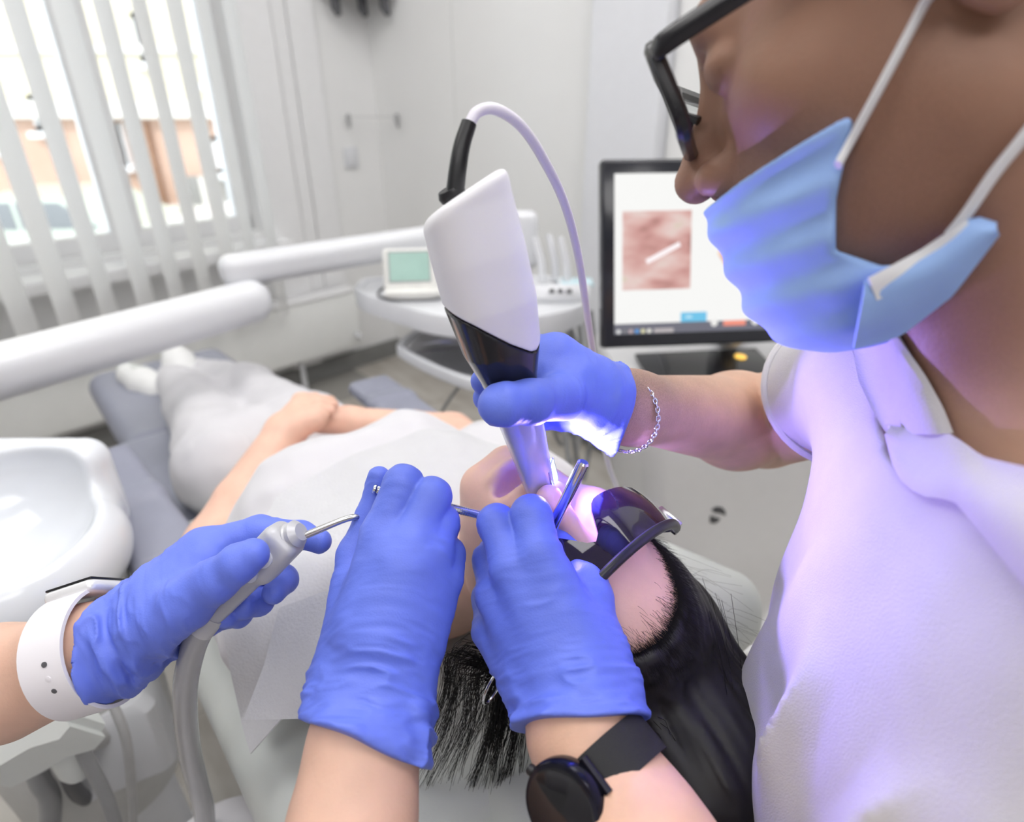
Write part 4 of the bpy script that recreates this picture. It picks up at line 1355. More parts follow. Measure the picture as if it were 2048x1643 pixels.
# ================================================================== bib, goggles
BIB = thing('dental_bib', 'white quilted paper bib spread over the patient chest', 'bib', pa(.25, 0, .93))
def p_all(p):
    return np.minimum(p_top(p), fB(p))
def drop(pts, off):
    """rest a sheet of points on the body from above"""
    q = np.array(pts, F32)
    for _ in range(60):
        v = p_all(q) - off
        q[:, 2] -= np.clip(v, -.02, .03).astype(F32) * .7
    return q
nu, nv = 46, 40
A_, B_, D_, E_ = (.335, -.115), (.335, .115), (.140, .228), (.135, -.170)
uv = []
for i in range(nu):
    for j in range(nv):
        a, b = i / (nu - 1), j / (nv - 1)
        al = (1 - a) * ((1 - b) * A_[0] + b * B_[0]) + a * ((1 - b) * E_[0] + b * D_[0])
        pe = (1 - a) * ((1 - b) * A_[1] + b * B_[1]) + a * ((1 - b) * E_[1] + b * D_[1])
        pe += .030 * math.sin(math.pi * a) * (b ** 3)
        uv.append((al, pe))
start = np.array([pa(al, pe, 1.10) for al, pe in uv])
q = drop(start, .006)
z = q[:, 2].reshape(nu, nv).astype(float)
for _ in range(60):     # paper is stiff: spans hollows
    zz = z.copy()
    zz[1:-1, 1:-1] = (z[2:, 1:-1] + z[:-2, 1:-1] + z[1:-1, 2:] + z[1:-1, :-2]) / 4
    zz[0, 1:-1] = (z[0, 2:] + z[0, :-2]) / 2; zz[-1, 1:-1] = (z[-1, 2:] + z[-1, :-2]) / 2
    zz[1:-1, 0] = (z[2:, 0] + z[:-2, 0]) / 2; zz[1:-1, -1] = (z[2:, -1] + z[:-2, -1]) / 2
    z = np.maximum(z, zz * .6 + z * .4)
# the near side hangs, not lower than a hand below the chest
zmax = z.max()
for j in range(nv):
    z[:, j] = np.maximum(z[:, j], zmax - .03 - .26 * max(0.0, j / (nv - 1) - .55) ** 1.4)
G = q.reshape(nu, nv, 3).astype(float); G[:, :, 2] = z
ns = vnoise(G.reshape(-1, 3).astype(F32), 22, 4).reshape(nu, nv)
G[:, :, 2] += .0025 * ns
MB().grid(G, 0.0009).build('sheet', M_PAPER, BIB)
# the folded-over quilted corner at the near edge
cpx = [[(560, 1215, .520), (700, 1165, .500), (800, 1180, .490)],
       [(530, 1330, .500), (650, 1290, .482), (780, 1280, .475)],
       [(488, 1440, .482), (610, 1436, .468), (760, 1400, .462)]]
rows_ = []
for r in range(13):
    a = r / 12 * 2; i = min(int(a), 1); fa = a - i
    row = []
    for c_ in range(13):
        b = c_ / 12 * 2; j = min(int(b), 1); fb = b - j
        pt = lambda ii, jj: P(*cpx[ii][jj])
        row.append((1 - fa) * ((1 - fb) * pt(i, j) + fb * pt(i, j + 1)) + fa * ((1 - fb) * pt(i + 1, j) + fb * pt(i + 1, j + 1)))
    rows_.append(row)
MB().grid(rows_, 0.0012).build('folded_corner', M_PAPER, BIB)

M_LENS = mat('dark_lens', (0.012, 0.006, 0.022), 0.05, var=0.0, coat=0.6)
GO = thing('safety_goggles', 'black wraparound safety glasses on the patient eyes', 'glasses', ph(0, .09, 0))
def lens_pt(a, v, lift=0.0):
    """wraparound front: a across in radians, v from the cheek (0) to the brow (1)"""
    R0 = .083 + lift
    x = R0 * math.sin(a) * 1.02
    y = .020 + R0 * math.cos(a) * .98 + .004
    z = -.025 + .056 * v
    return x, y, z
gr = []
NA = 41
for i in range(NA):
    a = -1.22 + 2.44 * i / (NA - 1)
    u = abs(a) / 1.22
    lowv = .16 + .50 * math.exp(-(a / .17) ** 2) + .25 * u ** 3
    col = []
    for j in range(11):
        v_ = lowv + (1.0 - lowv) * j / 10
        x, y, zc_ = lens_pt(a, v_, .004 * math.sin(math.pi * min(max((v_), 0), 1)))
        col.append(ph(x, y, zc_))
    gr.append(col)
MB().grid(gr, 0.0022).build('lens', M_LENS, GO)
top_ = [ph(*lens_pt(-1.24 + 2.48 * i / 24, 1.02, .003)) for i in range(25)]
MB().tube(top_, .0042, 10, flat=0.8).build('brow_bar', mat('goggle_frame', (0.02, 0.02, 0.026), 0.32), GO)
for s in (-1, 1):
    x, y, zc_ = lens_pt(s * 1.23, .95, .003)
    MB().tube([ph(x, y, zc_), ph(x + s * .004, y - .012, zc_ - .004), ph(s * .0835, .005, .004), ph(s * .083, -.03, -.002), ph(s * .081, -.055, -.022)], [.0048, .0055, .004, .0035, .003], 10, smooth=5, flat=.6).build('temple', MATS['goggle_frame'], GO)
    MB().box(ph(x + s * .003, y - .005, zc_ - .006), (.003, .008, .011), (pX, pN, pU), bevel=.0015).build('hinge_block', M_STEEL, GO)

# small silver hoop by the hair
q_ = P(987, 1372, .455)
t = thing('earring', 'thin silver hoop earring near the wrist of the mirror hand', 'earring', q_)
hoop = [q_ + .014 * (math.cos(a) * cv(.45, .9, 0) + .45 * math.sin(a) * cv(.6, -.3, .7)) for a in np.linspace(0, 2 * math.pi, 25)[:-1]]
MB().tube(hoop, .0011, 8, closed=True).build('hoop', M_CHROME, t)
MB().lathe(hoop[0], cv(0, 1, 0), [(.0016, -.002), (.002, 0), (.0016, .002)], 10).build('clasp', M_CHROME, t)

# ================================================================== the intraoral scanner
SCN = thing('intraoral_scanner', 'white and black handheld dental scanner held over the mouth', 'scanner', P(1090, 995, .462))
s_top, s_mid, s_neck, s_tip0, s_tip1 = P(929, 402, .350), P(985, 600, .373), P(1022, 775, .405), P(1042, 850, .425), P(1082, 985, .468)
ax1 = unit(s_neck - s_top)
sface = cv(0.18, 0.10, -1.0); sface = unit(sface - ax1 * ax1.dot(sface))
slat = np.cross(ax1, sface)
if slat.dot(CAMR[0]) < 0: slat = -slat
Ls = np.linalg.norm(s_neck - s_top)
SR = np.array([slat, sface, ax1], F32)
def sc_body(p):
    q = (p - s_top.astype(F32)).dot(SR.T)
    t = q[:, 2] / Ls
    hw = np.interp(t, [0, .25, .5, .75, .92, 1.06, 1.2], [.0258, .0268, .0270, .0240, .0185, .0150, .0130]).astype(F32)
    hd = np.interp(t, [0, .25, .5, .75, .92, 1.06, 1.2], [.0240, .0265, .0265, .0225, .0180, .0145, .0125]).astype(F32)
    # super-ellipse section: a broad flat front with round sides
    n = 3.0
    r = (np.abs(q[:, 0] / hw) ** n + np.abs(q[:, 1] / hd) ** n + 1e-9) ** (1 / n)
    d = (r - 1) * np.minimum(hw, hd) * .9
    # slanted rear end
    top = -(q[:, 2]) - .30 * (q[:, 0]) - .25 * q[:, 1] - .004
    d = smax(d, top * .8, .006)
    return smax(d, q[:, 2] - Ls * 1.10, .004)
def seam(p):
    """white above, black below: a sweeping curve round the body"""
    q = (p - s_top.astype(F32)).dot(SR.T)
    u = q[:, 0] / .027
    zf = .0555 + np.interp(u, [-1.1, -1, -.63, .03, .47, .62, .77, .94, 1.05], [-.004, 0, .0085, .0262, .0360, .0372, .0345, .0280, .020]).astype(F32)
    return q[:, 2] - zf
M_SCW = mat('scanner_white', (0.80, 0.79, 0.83), 0.34, var=0.008)
M_SCB = mat('scanner_black', (0.010, 0.010, 0.013), 0.20, var=0.05, coat=0.2)
lo, hi = bounds([s_top, s_neck], .06)
sdf_obj('rear_shell', lambda p: smax(sc_body(p), seam(p) + .0005, .0012), lo, hi, .0011, M_SCW, SCN)
sdf_obj('front_shell', lambda p: smax(sc_body(p) + .0004, -seam(p) + .0005, .0012), lo, hi, .0011, M_SCB, SCN)
# sleeve: tapered tip tilted into the mouth
ax2 = unit(s_tip1 - s_neck); slat2 = unit(slat - ax2 * ax2.dot(slat)); sf2 = np.cross(ax2, slat2)
if sf2.dot(sface) < 0: sf2 = -sf2
Lt = np.linalg.norm(s_tip1 - s_neck)
SR2 = np.array([slat2, sf2, ax2], F32)
def sc_tip(p):
    q = (p - s_neck.astype(F32)).dot(SR2.T)
    t = q[:, 2] / Lt
    hw = np.interp(t, [0, .3, .7, 1.0], [.0165, .0145, .0120, .0105]).astype(F32)
    hd = np.interp(t, [0, .3, .7, 1.0], [.0150, .0125, .0110, .0095]).astype(F32)
    n = 3.4
    r = (np.abs(q[:, 0] / hw) ** n + np.abs(q[:, 1] / hd) ** n + 1e-9) ** (1 / n)
    d = (r - 1) * np.minimum(hw, hd) * .9
    d = smax(d, q[:, 2] - Lt - .35 * q[:, 0] - .004, .004)
    return smax(d, -q[:, 2] + .004, .003)
M_SLEEVE = mat('scanner_sleeve', (0.60, 0.60, 0.68), 0.22, metal=0.35, var=0.01)
lo, hi = bounds([s_neck, s_tip1], .045)
TIP = sdf_obj('tip_sleeve', sc_tip, lo, hi, .0010, M_SLEEVE, SCN)
# the lit exit window at the right-hand flank of the tip
wv = unit(slat2 * .80 + sf2 * .60)
wc = s_tip1 - ax2 * .0155 + slat2 * .0108 + sf2 * .0035
wy = unit(np.cross(wv, ax2))
MB().box(wc, (.0105, .0072, .0012), (ax2, wy, wv), bevel=.0006).build('light_window', mat('scan_window', (0.5, 0.8, 0.9), 0.1, emit=(0.45, 0.80, 1.0), estr=7.0), TIP)
wf = MB()
for a, b in (((1, 1), (1, -1)), ((1, -1), (-1, -1)), ((-1, -1), (-1, 1)), ((-1, 1), (1, 1))):
    wf.tube([wc + ax2 * .0108 * a[0] + wy * .0075 * a[1] + wv * .001, wc + ax2 * .0108 * b[0] + wy * .0075 * b[1] + wv * .001], .0006, 6)
wf.build('window_frame', M_STEEL, TIP)
ld = bpy.data.lights.new('scan_light', 'AREA')
ld.shape = 'DISK'; ld.size = 0.012
ld.energy = 0.66; ld.color = (0.38, 0.27, 1.0)
lo_ = bpy.data.objects.new('scan_light', ld)
lo_.location = tuple(wc + wv * .006 - ax2 * .004)
lo_.rotation_euler = Vector((-.88, .28, -.36)).to_track_quat('Z', 'Y').to_euler()
COL.objects.link(lo_)
# cable
sr = [P(908, 402, .349), P(916, 335, .346), P(924, 290, .345), P(938, 246, .345)]
MB().tube(sr, [.0052, .0050, .0047, .0044], 16, smooth=6).build('strain_relief', M_BLACK, SCN)
MB().lathe(P(903, 386, .350), -ax1 - slat * .25, [(.0075, -.003), (.0082, 0), (.0068, .003)], 24).build('cable_collar', M_BLACK, SCN)
cb_ = [P(938, 250, .345), P(955, 224, .346), P(990, 218, .35), P(1040, 250, .365), P(1085, 315, .39), P(1130, 410, .44), P(1158, 520, .50), P(1176, 640, .57), P(1190, 740, .64), P(1203, 860, .72), P(1222, 945, .80), P(1255, 1005, .92), np.array([.28, 1.02, .55]), np.array([.30, 1.06, .50])]
MB().tube(cb_, .0032, 12, smooth=10).build('cable', mat('cable_white', (0.74, 0.71, 0.80), 0.4, var=0.01), SCN)

# ================================================================== hand tools
def rod(name, label, a, b, r, knurl=None):
    t = thing(name, label, 'dental tool', b)
    a = np.asarray(a); b = np.asarray(b); L = np.linalg.norm(b - a); d = unit(b - a)
    n = 10
    prof = [(r * .7, 0), (r, .0012), (r, L - .0012), (r * .7, L)]
    me = MB().lathe(a, d, prof, 20)
    me.build('handle', M_CHROME, t)
    if knurl:
        k = MB()
        for i in range(int((knurl[1] - knurl[0]) * L / .0016)):
            z_ = knurl[0] * L + i * .0016
            k.lathe(a + d * z_, d, [(r * .9, 0), (r * 1.06, .0004), (r * .9, .0008)], 16)
        k.build('knurling', M_STEEL, t)
    return t, d
t, d = rod('mouth_mirror', 'steel mouth mirror handle upright in the watch hand by the nose', P(1104, 1056, .432), P(1168, 923, .405), .0040)
for s in (.0012, -.0012):
    pass
MB().tube([P(1104, 1056, .432), P(1090, 1050, .45), P(1075, 1020, .468)], [.0022, .0018, .0014], 10).build('shank', M_CHROME, t)
MB().lathe(P(1072, 1012, .470), cv(.5, .6, -.6), [(.009, 0), (.0105, .0008), (.0105, .002), (.009, .0024)], 24).build('mirror', M_CHROME, t)
t, d = rod('dental_probe', 'knurled steel instrument handle across the fist beside the mirror hand', P(752, 978, .425), P(975, 1033, .437), .0030, (.62, .86))
MB().tube([P(975, 1033, .437), P(1000, 1030, .45), P(1020, 1012, .462)], [.0020, .0014, .0008], 8).build('working_end', M_CHROME, t)
MB().lathe(P(751, 978, .4245), unit(P(752, 978, .425) - P(975, 1033, .437)), [(.0035, 0), (.0035, .001), (.0028, .0016)], 16).build('end_cap', M_CHROME, t)

# air-water syringe in the assistant's left hand
SY = thing('air_water_syringe', 'grey three-way syringe with bent steel nozzle on a hose', 'syringe', P(410, 1245, .435))
y0, y1 = P(408, 1248, .436), P(556, 1092, .425)
ya = unit(y1 - y0)
yl = unit(np.cross(ya, cv(0, 0, 1))); yn = np.cross(yl, ya)
if yn.dot(cv(0, 0, -1)) < 0: yn = -yn
f_ = U(.008, cone(y0, y0 * .35 + y1 * .65, .0075, .0095), rbox(y1 - ya * .006, (.019, .0135, .0125), np.array([ya, yl, yn]), .007))
lo, hi = bounds([y0, y1], .035)
sdf_obj('handle', f_, lo, hi, .001, mat('satin_grey', (0.50, 0.50, 0.53), 0.34, metal=0.15, var=0.02), SY)
MB().lathe(y1 - ya * .006 + yn * .0122, yn, [(.0065, 0), (.0065, .002), (.005, .003)], 20).build('button', M_WHITE, SY)
MB().lathe(y1 - ya * .0205 + yn * .0122 - yl * .001, yn, [(.0055, 0), (.0055, .0022), (.0042, .003)], 20).build('button', M_WHITE, SY)
nz0 = P(578, 1083, .422)
MB().lathe(y1 + ya * .008, unit(nz0 - y1) , [(.0085, 0), (.0095, .002), (.0095, .005), (.0085, .006), (.0085, .009), (.0095, .010), (.006, .014)], 24).build('nozzle_nut', mat('satin_grey', (.5, .5, .53)), SY)
MB().tube([P(580, 1083, .423), P(640, 1058, .424), P(690, 1038, .425), P(715, 1034, .427), P(745, 1042, .436), P(770, 1060, .446)], [.0026, .0024, .0022, .0021, .0020, .0018], 12, smooth=6).build('nozzle', M_STEEL, SY)
MB().tube([P(428, 1226, .435), P(400, 1256, .436)], [.0092, .0105], 20).build('hose_connector', M_HOSEL, SY)
hz = [P(404, 1252, .436), P(385, 1300, .45), P(371, 1370, .47), P(372, 1440, .50), P(381, 1510, .54), P(397, 1575, .58), P(410, 1640, .62), P(405, 1760, .70)]
MB().tube(hz, [.0092, .0088, .0088, .009, .009, .009, .0095, .0095], 16, smooth=8).build('hose', mat('translucent_hose', (0.40, 0.40, 0.41), 0.25, var=0.03, coat=0.3), SY)

# ================================================================== the dentist
DE = thing('person', 'dentist in white polo shirt, face mask and blue gloves', 'person', (.34, .23, .55))
dF = unit(cv(-.828, -.21, .52)); dD = -cv(-.281, .958, -.06); dD = unit(dD - dF * dF.dot(dD)); dUp = -dD
dL = np.cross(dUp, dF)
if dL.dot(cv(0, 0, -1)) < 0: dL = -dL
DR = np.array([dL, dF, dUp]); DS = 1.05
DO = np.array([.1911, .3458, 1.3336])
def dh(x, y, z):
    return DO + DS * (x * dL + y * dF + z * dUp)
d_headl = head_f(0.0, 1.15)
d_head = bounded(xf(d_headl, DO, DR, DS), DO, .165)
shR, elR, wrR = P(1850, 705, .43), P(1532, 848, .66), P(1262, 815, .485)
shL, elL, wrL = np.array([.34, .05, 1.08]), np.array([.235, .005, .86]), P(1165, 1465, .372)
nk = U(.03, cone(dh(0, -.035, -.055), np.array([.295, .275, 1.135]), .060, .066), cone(dh(0, .0, -.06), np.array([.275, .275, 1.12]), .045, .05))
d_core = U(.06, cone((.31, .10, 1.06), (.30, .38, 1.08), .06, .06), cone((.33, .23, 1.02), (.36, .23, .62), .12, .12))
upR = cone(shR, elR, .054, .046)
foR = chain([elR, elR * .72 + wrR * .28, wrR, P(1200, 800, .46)], [.046, .0445, .0255, .024], .02)
upL = cone(shL, elL, .054, .046)
foL = chain([elL, P(1285, 1720, .325), P(1245, 1640, .342), wrL, P(1145, 1380, .385)], [.045, .037, .033, .029, .026], .02)
def d_body(p):
    r = smin(d_head(p), nk(p), .03)
    r = smin(r, d_core(p), .05)
    aR = smin(upR(p), foR(p), .004)
    r = smin(r, aR, .03)
    return smin(r, smin(upL(p), foL(p), .01), .03)
lo, hi = bounds([dh(0, 0, .13), dh(0, .14, 0), dh(0, -.12, 0), elR, wrR, elL, wrL, (.40, .10, .60), shR, dh(.09, 0, 0), dh(-.09, 0, 0)], .09)
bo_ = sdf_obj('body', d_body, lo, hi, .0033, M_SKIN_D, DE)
# beard shadow on jaw, lip and throat: a tone the skin itself has
vco = np.empty(len(bo_.data.vertices) * 3, np.float32); bo_.data.vertices.foreach_get('co', vco)
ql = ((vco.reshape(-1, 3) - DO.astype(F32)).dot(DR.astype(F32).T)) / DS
bw = sstep(-.012, -.045, ql[:, 2] + .25 * (.06 - ql[:, 1]) * (np.abs(ql[:, 0]) < .2) * (ql[:, 1] < .06) * .0) * sstep(-.02, .012, ql[:, 1]) * sstep(-.20, -.13, ql[:, 2])
bw = bw * (1 - .8 * (sstep(.085, .10, ql[:, 1]) * sstep(-.058, -.050, ql[:, 2])))
at = bo_.data.attributes.new('beard', 'FLOAT', 'POINT'); at.data.foreach_set('value', bw.astype(np.float32))
nt = M_SKIN_D.node_tree; pb_ = nt.nodes['Principled BSDF']
src_ = pb_.inputs['Base Color'].links[0].from_socket
an = nt.nodes.new('ShaderNodeAttribute'); an.attribute_name = 'beard'
tn = nt.nodes.new('ShaderNodeTexNoise'); tn.inputs['Scale'].default_value = 900
mu_ = nt.nodes.new('ShaderNodeMath'); mu_.operation = 'MULTIPLY'
nt.links.new(an.outputs['Fac'], mu_.inputs[0]); nt.links.new(tn.outputs['Fac'], mu_.inputs[1])
mxn = nt.nodes.new('ShaderNodeMix'); mxn.data_type = 'RGBA'
nt.links.new(mu_.outputs[0], mxn.inputs['Factor']); nt.links.new(src_, mxn.inputs['A'])
mxn.inputs['B'].default_value = (0.05, 0.03, 0.022, 1)
# shade over the whole head, painted into the skin as a darker brown
shade_w = .72 * sstep(.20, .15, np.linalg.norm(ql, axis=1))
at2 = bo_.data.attributes.new('tan', 'FLOAT', 'POINT'); at2.data.foreach_set('value', shade_w.astype(np.float32))
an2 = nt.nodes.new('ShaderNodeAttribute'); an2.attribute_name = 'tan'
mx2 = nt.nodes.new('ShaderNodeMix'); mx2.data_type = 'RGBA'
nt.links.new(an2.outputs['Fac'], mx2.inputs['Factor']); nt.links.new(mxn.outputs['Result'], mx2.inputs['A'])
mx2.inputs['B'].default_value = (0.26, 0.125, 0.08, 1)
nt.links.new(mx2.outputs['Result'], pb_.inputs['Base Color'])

# polo shirt
trunk = U(.09, ell((.325, .225, 1.00), (.155, .19, .19)), ell((.325, .225, .80), (.170, .185, .26)), cone(shR, (.30, .30, 1.10), .062, .075), cone(shL, (.31, .17, 1.10), .066, .075))
slv = shR * .52 + elR * .48
slD = cone(shR, slv + (elR - shR) * .05, .066, .060)
slvL2 = shL * .4 + elL * .6
slDL = cone(shL, slvL2, .068, .064)
dirR = unit(elR - shR)
neckcut = cone(np.array([.245, .275, 1.20]), np.array([.285, .275, 1.09]), .070, .060)
vcut = cone(np.array([.20, .275, 1.13]), np.array([.165, .262, 1.045]), .030, .008)
fold_dir = unit(np.array([-.35, .1, .93]))
def d_shirt0(p):
    s1 = smax(slD(p), (p - slv.astype(F32)).dot(dirR.astype(F32)), .002)
    r = smin(smin(trunk(p), s1, .035), slDL(p), .04)
    return r
def d_shirt(p):
    r = d_shirt0(p)
    al = p.dot(fold_dir.astype(F32))
    w = (p - .80 * al[:, None] * fold_dir.astype(F32)).astype(F32)
    low_ = sstep(1.08, .95, p[:, 2])
    r = r + .007 * vnoise(w, 13, 2) + .0030 * vnoise(w, 32, 6) - .015 * low_ * (1 - 2.4 * np.abs(vnoise(w, 15, 21))).clip(-.4, 1) * sstep(-.35, .4, vnoise(p, 8, 12))
    return smax(r, -neckcut(p), .008)
lo, hi = bounds([(.17, .02, .60), (.52, .45, 1.17), shR, slv, shL, slvL2], .08)
sdf_obj('polo_shirt', d_shirt, lo, hi, .0042, M_SHIRT, DE)
# ribbed cuff of the far sleeve
cu_ = slv - dirR * .002
e1 = unit(np.cross(dirR, Z3)); e2 = np.cross(dirR, e1)
for k in range(1):
    ringp = [cu_ + .0605 * (math.cos(a) * e1 + math.sin(a) * e2) for a in np.linspace(0, 2 * math.pi, 41)[:-1]]
    MB().tube(ringp, .0035, 8, closed=True).build('sleeve_cuff', M_SHIRT, DE)

def drape(tops, bots, field, lift, nu=14, nv=20, bulge=0.0):
    """a cloth flap laid on a surface along sight lines, between two pixel polylines"""
    def along(pl, t):
        pl = np.array(pl, float)
        L = np.concatenate([[0], np.cumsum(np.linalg.norm(np.diff(pl, axis=0), axis=1))]); L /= L[-1]
        return np.array([np.interp(t, L, pl[:, 0]), np.interp(t, L, pl[:, 1])])
    Q = [[None] * nv for _ in range(nu)]; D = np.full((nu, nv), np.nan)
    for i in range(nu):
        for j in range(nv):
            s = i / (nu - 1); t_ = j / (nv - 1)
            q = (1 - s) * along(tops, t_) + s * along(bots, t_)
            Q[i][j] = q
    D = hit_many(field, [q for r in Q for q in r]).reshape(nu, nv)
    md = np.nanmedian(D); D = np.where(np.isnan(D), md, D)
    for _ in range(25):
        E = np.pad(D, 1, mode='edge')
        D = np.minimum(D + .002, .5 * D + .125 * (E[2:, 1:-1] + E[:-2, 1:-1] + E[1:-1, 2:] + E[1:-1, :-2]))
    return [[P(Q[i][j][0], Q[i][j][1], D[i, j] - lift - bulge * math.sin(math.pi * i / (nu - 1))) for j in range(nv)] for i in range(nu)]
both = lambda p: np.minimum(d_shirt(p), d_body(p))
MB().grid(drape([(1796, 664), (1850, 757), (1880, 815), (1900, 866)], [(1705, 688), (1722, 770), (1745, 820), (1778, 862)], both, .008, bulge=.004), .0025).build('collar', M_SHIRT, DE)
MB().grid(drape([(1776, 858), (1905, 872), (1970, 918), (2060, 938), (2170, 965)], [(1780, 868), (1800, 950), (1848, 992), (1918, 996), (2170, 1300)], both, .010, bulge=.006), .0025).build('collar', M_SHIRT, DE)
bq = hit(both, 1880, 944)
MB().lathe(bq - CAMR[2] * .013, -CAMR[2], [(.004, 0), (.0048, .001), (.004, .002)], 16).build('button', M_SHIRT, DE)

# mask: hugs mouth and chin, gathered at the sides
M_MASK = mat('mask_blue', (0.32, 0.49, 0.86), 0.75, var=0.03, vscale=40, bump=0.12, bscale=900)
M_MASKW = mat('mask_white', (0.78, 0.78, 0.80), 0.8, var=0.02)
mk_base = U(.03, ell((0, .026, -.060), (.064, .070, .066)), ell((0, .076, -.076), (.034, .026, .044)), ell((0, .052, -.112), (.040, .038, .030)))
def mask_l(q):
    d = smin(mk_base(q), d_headl(q) - .005, .02)
    # pleats running sideways, and the gather near the ears
    d = d + .0016 * np.sin(q[:, 2] * 300 + 8 * q[:, 0]) * sstep(.085, .02, np.abs(q[:, 2] + .085)) + .0026 * vnoise(q, 22, 7) + .0008 * vnoise(q, 70, 2)
    topn = unit(np.array([0, .10, .99])).astype(F32)
    top_ = (q - np.array([0, .108, -.0545], F32)).dot(topn)
    back = -(q[:, 1] - np.interp(q[:, 2], [-.14, -.118, -.107, -.095, -.075, -.05], [-.01, .0, .04, .055, .05, .038]).astype(F32)) * .7
    low = -(q[:, 2] + .150)
    d = smax(d, top_, .002)
    d = smax(d, back, .003)
    return smax(d, low, .004)
mask = bounded(xf(mask_l, DO, DR, DS), dh(0, .05, -.08), .13)
lo, hi = bounds([dh(0, .05, -.08)], .15)
MK = sdf_obj('face_mask', mask, lo, hi, .0019, M_MASK, DE, 'light blue surgical mask pulled below the nose')
# loose lower fold under the jaw
jawm = lambda p: np.minimum(np.minimum(mask(p), d_body(p)), d_shirt0(p))
MB().grid(drape([(1728, 566), (1850, 500), (1950, 438), (1990, 452)], [(1705, 694), (1800, 668), (1900, 590), (1992, 466)], jawm, .006, 18, 18, bulge=.006), .0015).build('mask_fold', M_MASK, MK)
MB().grid(drape([(1735, 556), (1840, 500), (1930, 440)], [(1752, 600), (1860, 545), (1945, 462)], jawm, .009, 8, 16), .001).build('mask_lining', M_MASKW, MK)
def strap(pxs, tail_, wdt=.0026):
    pts = []
    for x, y, d in pxs:
        h_ = hit(jawm, x, y)
        dd = d if h_ is None else min(d + .03, np.dot(h_ - np.array([0, 0, CAMZ]), CAMR[2]))
        pts.append(P(x, y, dd - .004))
    return MB().tube(pts + [np.asarray(q) for q in tail_], wdt, 10, smooth=6, flat=.6).build('ear_loop', M_MASKW, MK)
strap([(1676, 330, .262), (1700, 285, .256), (1760, 175, .25), (1850, 5, .24), (1885, -60, .236)], [dh(.088, .004, .026), dh(.088, -.018, .030), dh(.085, -.034, .014)])
strap([(1900, 468, .252), (1935, 425, .247), (1990, 345, .24), (2060, 258, .235), (2150, 130, .23)], [dh(.086, -.036, -.020), dh(.085, -.034, .012)])
# stubble is only a tone of the skin; dark short hair above the frame
def d_hairf(p):
    q = ((p - DO.astype(F32)).dot(DR.astype(F32).T)) / DS
    d = ell((0, -.022, .044), (.080, .101, .090))(q)
    return smax(d, (.035 - q[:, 2]) + .55 * (q[:, 1] - .02), .006) * DS + .001 * vnoise(p, 150, 3)
lo, hi = bounds([dh(0, -.02, .04)], .14)
sdf_obj('hair', d_hairf, lo, hi, .003, M_HAIR, DE)

# eyeglasses
EG = thing('eyeglasses', 'black rectangular eyeglasses worn by the dentist', 'glasses', dh(0, .10, 0))
M_EGF = mat('glasses_frame', (0.012, 0.011, 0.014), 0.25, var=0.1)
M_EGL = glass_mat('clear_lens', (0.93, 0.95, 0.95))
def rr_loop(cx_, s):
    out = []
    hw_, hh_, r_ = .0265, .0205, .008
    for qx, qz, a0_ in ((1, 1, 0), (-1, 1, 90), (-1, -1, 180), (1, -1, 270)):
        for k in range(5):
            a = math.radians(a0_ + 90 * k / 4)
            x = cx_ + qx * (hw_ - r_) + r_ * math.cos(a); z_ = -.004 + qz * (hh_ - r_) + r_ * math.sin(a)
            y = .1075 - 2.6 * x * x
            out.append(dh(x, y + .004 + z_ * .10, z_))
    return out
for s in (-1, 1):
    lp = rr_loop(s * .034, s)
    MB().tube(lp, .0040, 8, closed=True).build('rim', M_EGF, EG)
    cc_ = sum(lp) / len(lp)
    n_ = len(lp)
    MB().add([cc_] + lp + [q - dF * .0015 for q in [cc_] + lp], [[0, 1 + k, 1 + (k + 1) % n_] for k in range(n_)] + [[n_ + 1, n_ + 2 + (k + 1) % n_, n_ + 2 + k] for k in range(n_)]).build('lens', M_EGL, EG)
    MB().tube([dh(s * .0605, .103, .011), dh(s * .067, .092, .012), dh(s * .079, .02, .012), dh(s * .081, -.02, .008), dh(s * .080, -.045, -.015)], [.0060, .0060, .0055, .0045, .0035], 10, smooth=5, flat=.5).build('temple', M_EGF, EG)
    MB().tube([dh(s * .010, .108, -.002), dh(s * .0115, .101, -.010)], [.0012, .0026], 8).build('nose_pad', M_EGF, EG)
MB().tube([dh(-.009, .1115, .004), dh(0, .113, .006), dh(.009, .1115, .004)], .0026, 8, smooth=4).build('bridge', M_EGF, EG)

# ------------------------------------------------------------------ gloves
mm = lambda *r: [x / 1000 for x in r]
# right hand round the scanner
wC = P(1228, 812, .466)
make_glove('glove', DE, wC,
    [(P(1222, 800, .452), P(1112, 712, .448), .022, .0165), (P(1222, 806, .470), P(1112, 748, .466), .022, .0145), (P(1222, 820, .478), P(1118, 788, .478), .021, .0135), (P(1222, 830, .470), P(1135, 822, .478), .020, .0125),
     (P(1210, 800, .448), P(1120, 792, .430), .021, .0150), (P(1150, 770, .440), P(1095, 745, .440), .016, .012)],
    [([P(1112, 712, .448), P(1058, 700, .470), P(1000, 728, .462), P(968, 762, .440)], mm(14.5, 12, 10.5, 9)),
     ([P(1112, 748, .466), P(1046, 758, .488), P(990, 782, .472), P(972, 795, .446)], mm(13.5, 11.5, 10.5, 9)),
     ([P(1118, 788, .478), P(1056, 806, .495), P(1006, 822, .476), P(990, 826, .455)], mm(12.5, 11, 10, 9)),
     ([P(1135, 822, .478), P(1085, 832, .488), P(1045, 840, .474), P(1030, 838, .460)], mm(11.5, 10, 9, 8)),
     ([P(1125, 795, .420), P(1062, 802, .388), P(1010, 808, .377), P(994, 810, .377)], mm(15.5, 13.2, 12.2, 11.4))],
    P(1240, 816, .470), cv(1, -.08, .12),
    foR, 11)
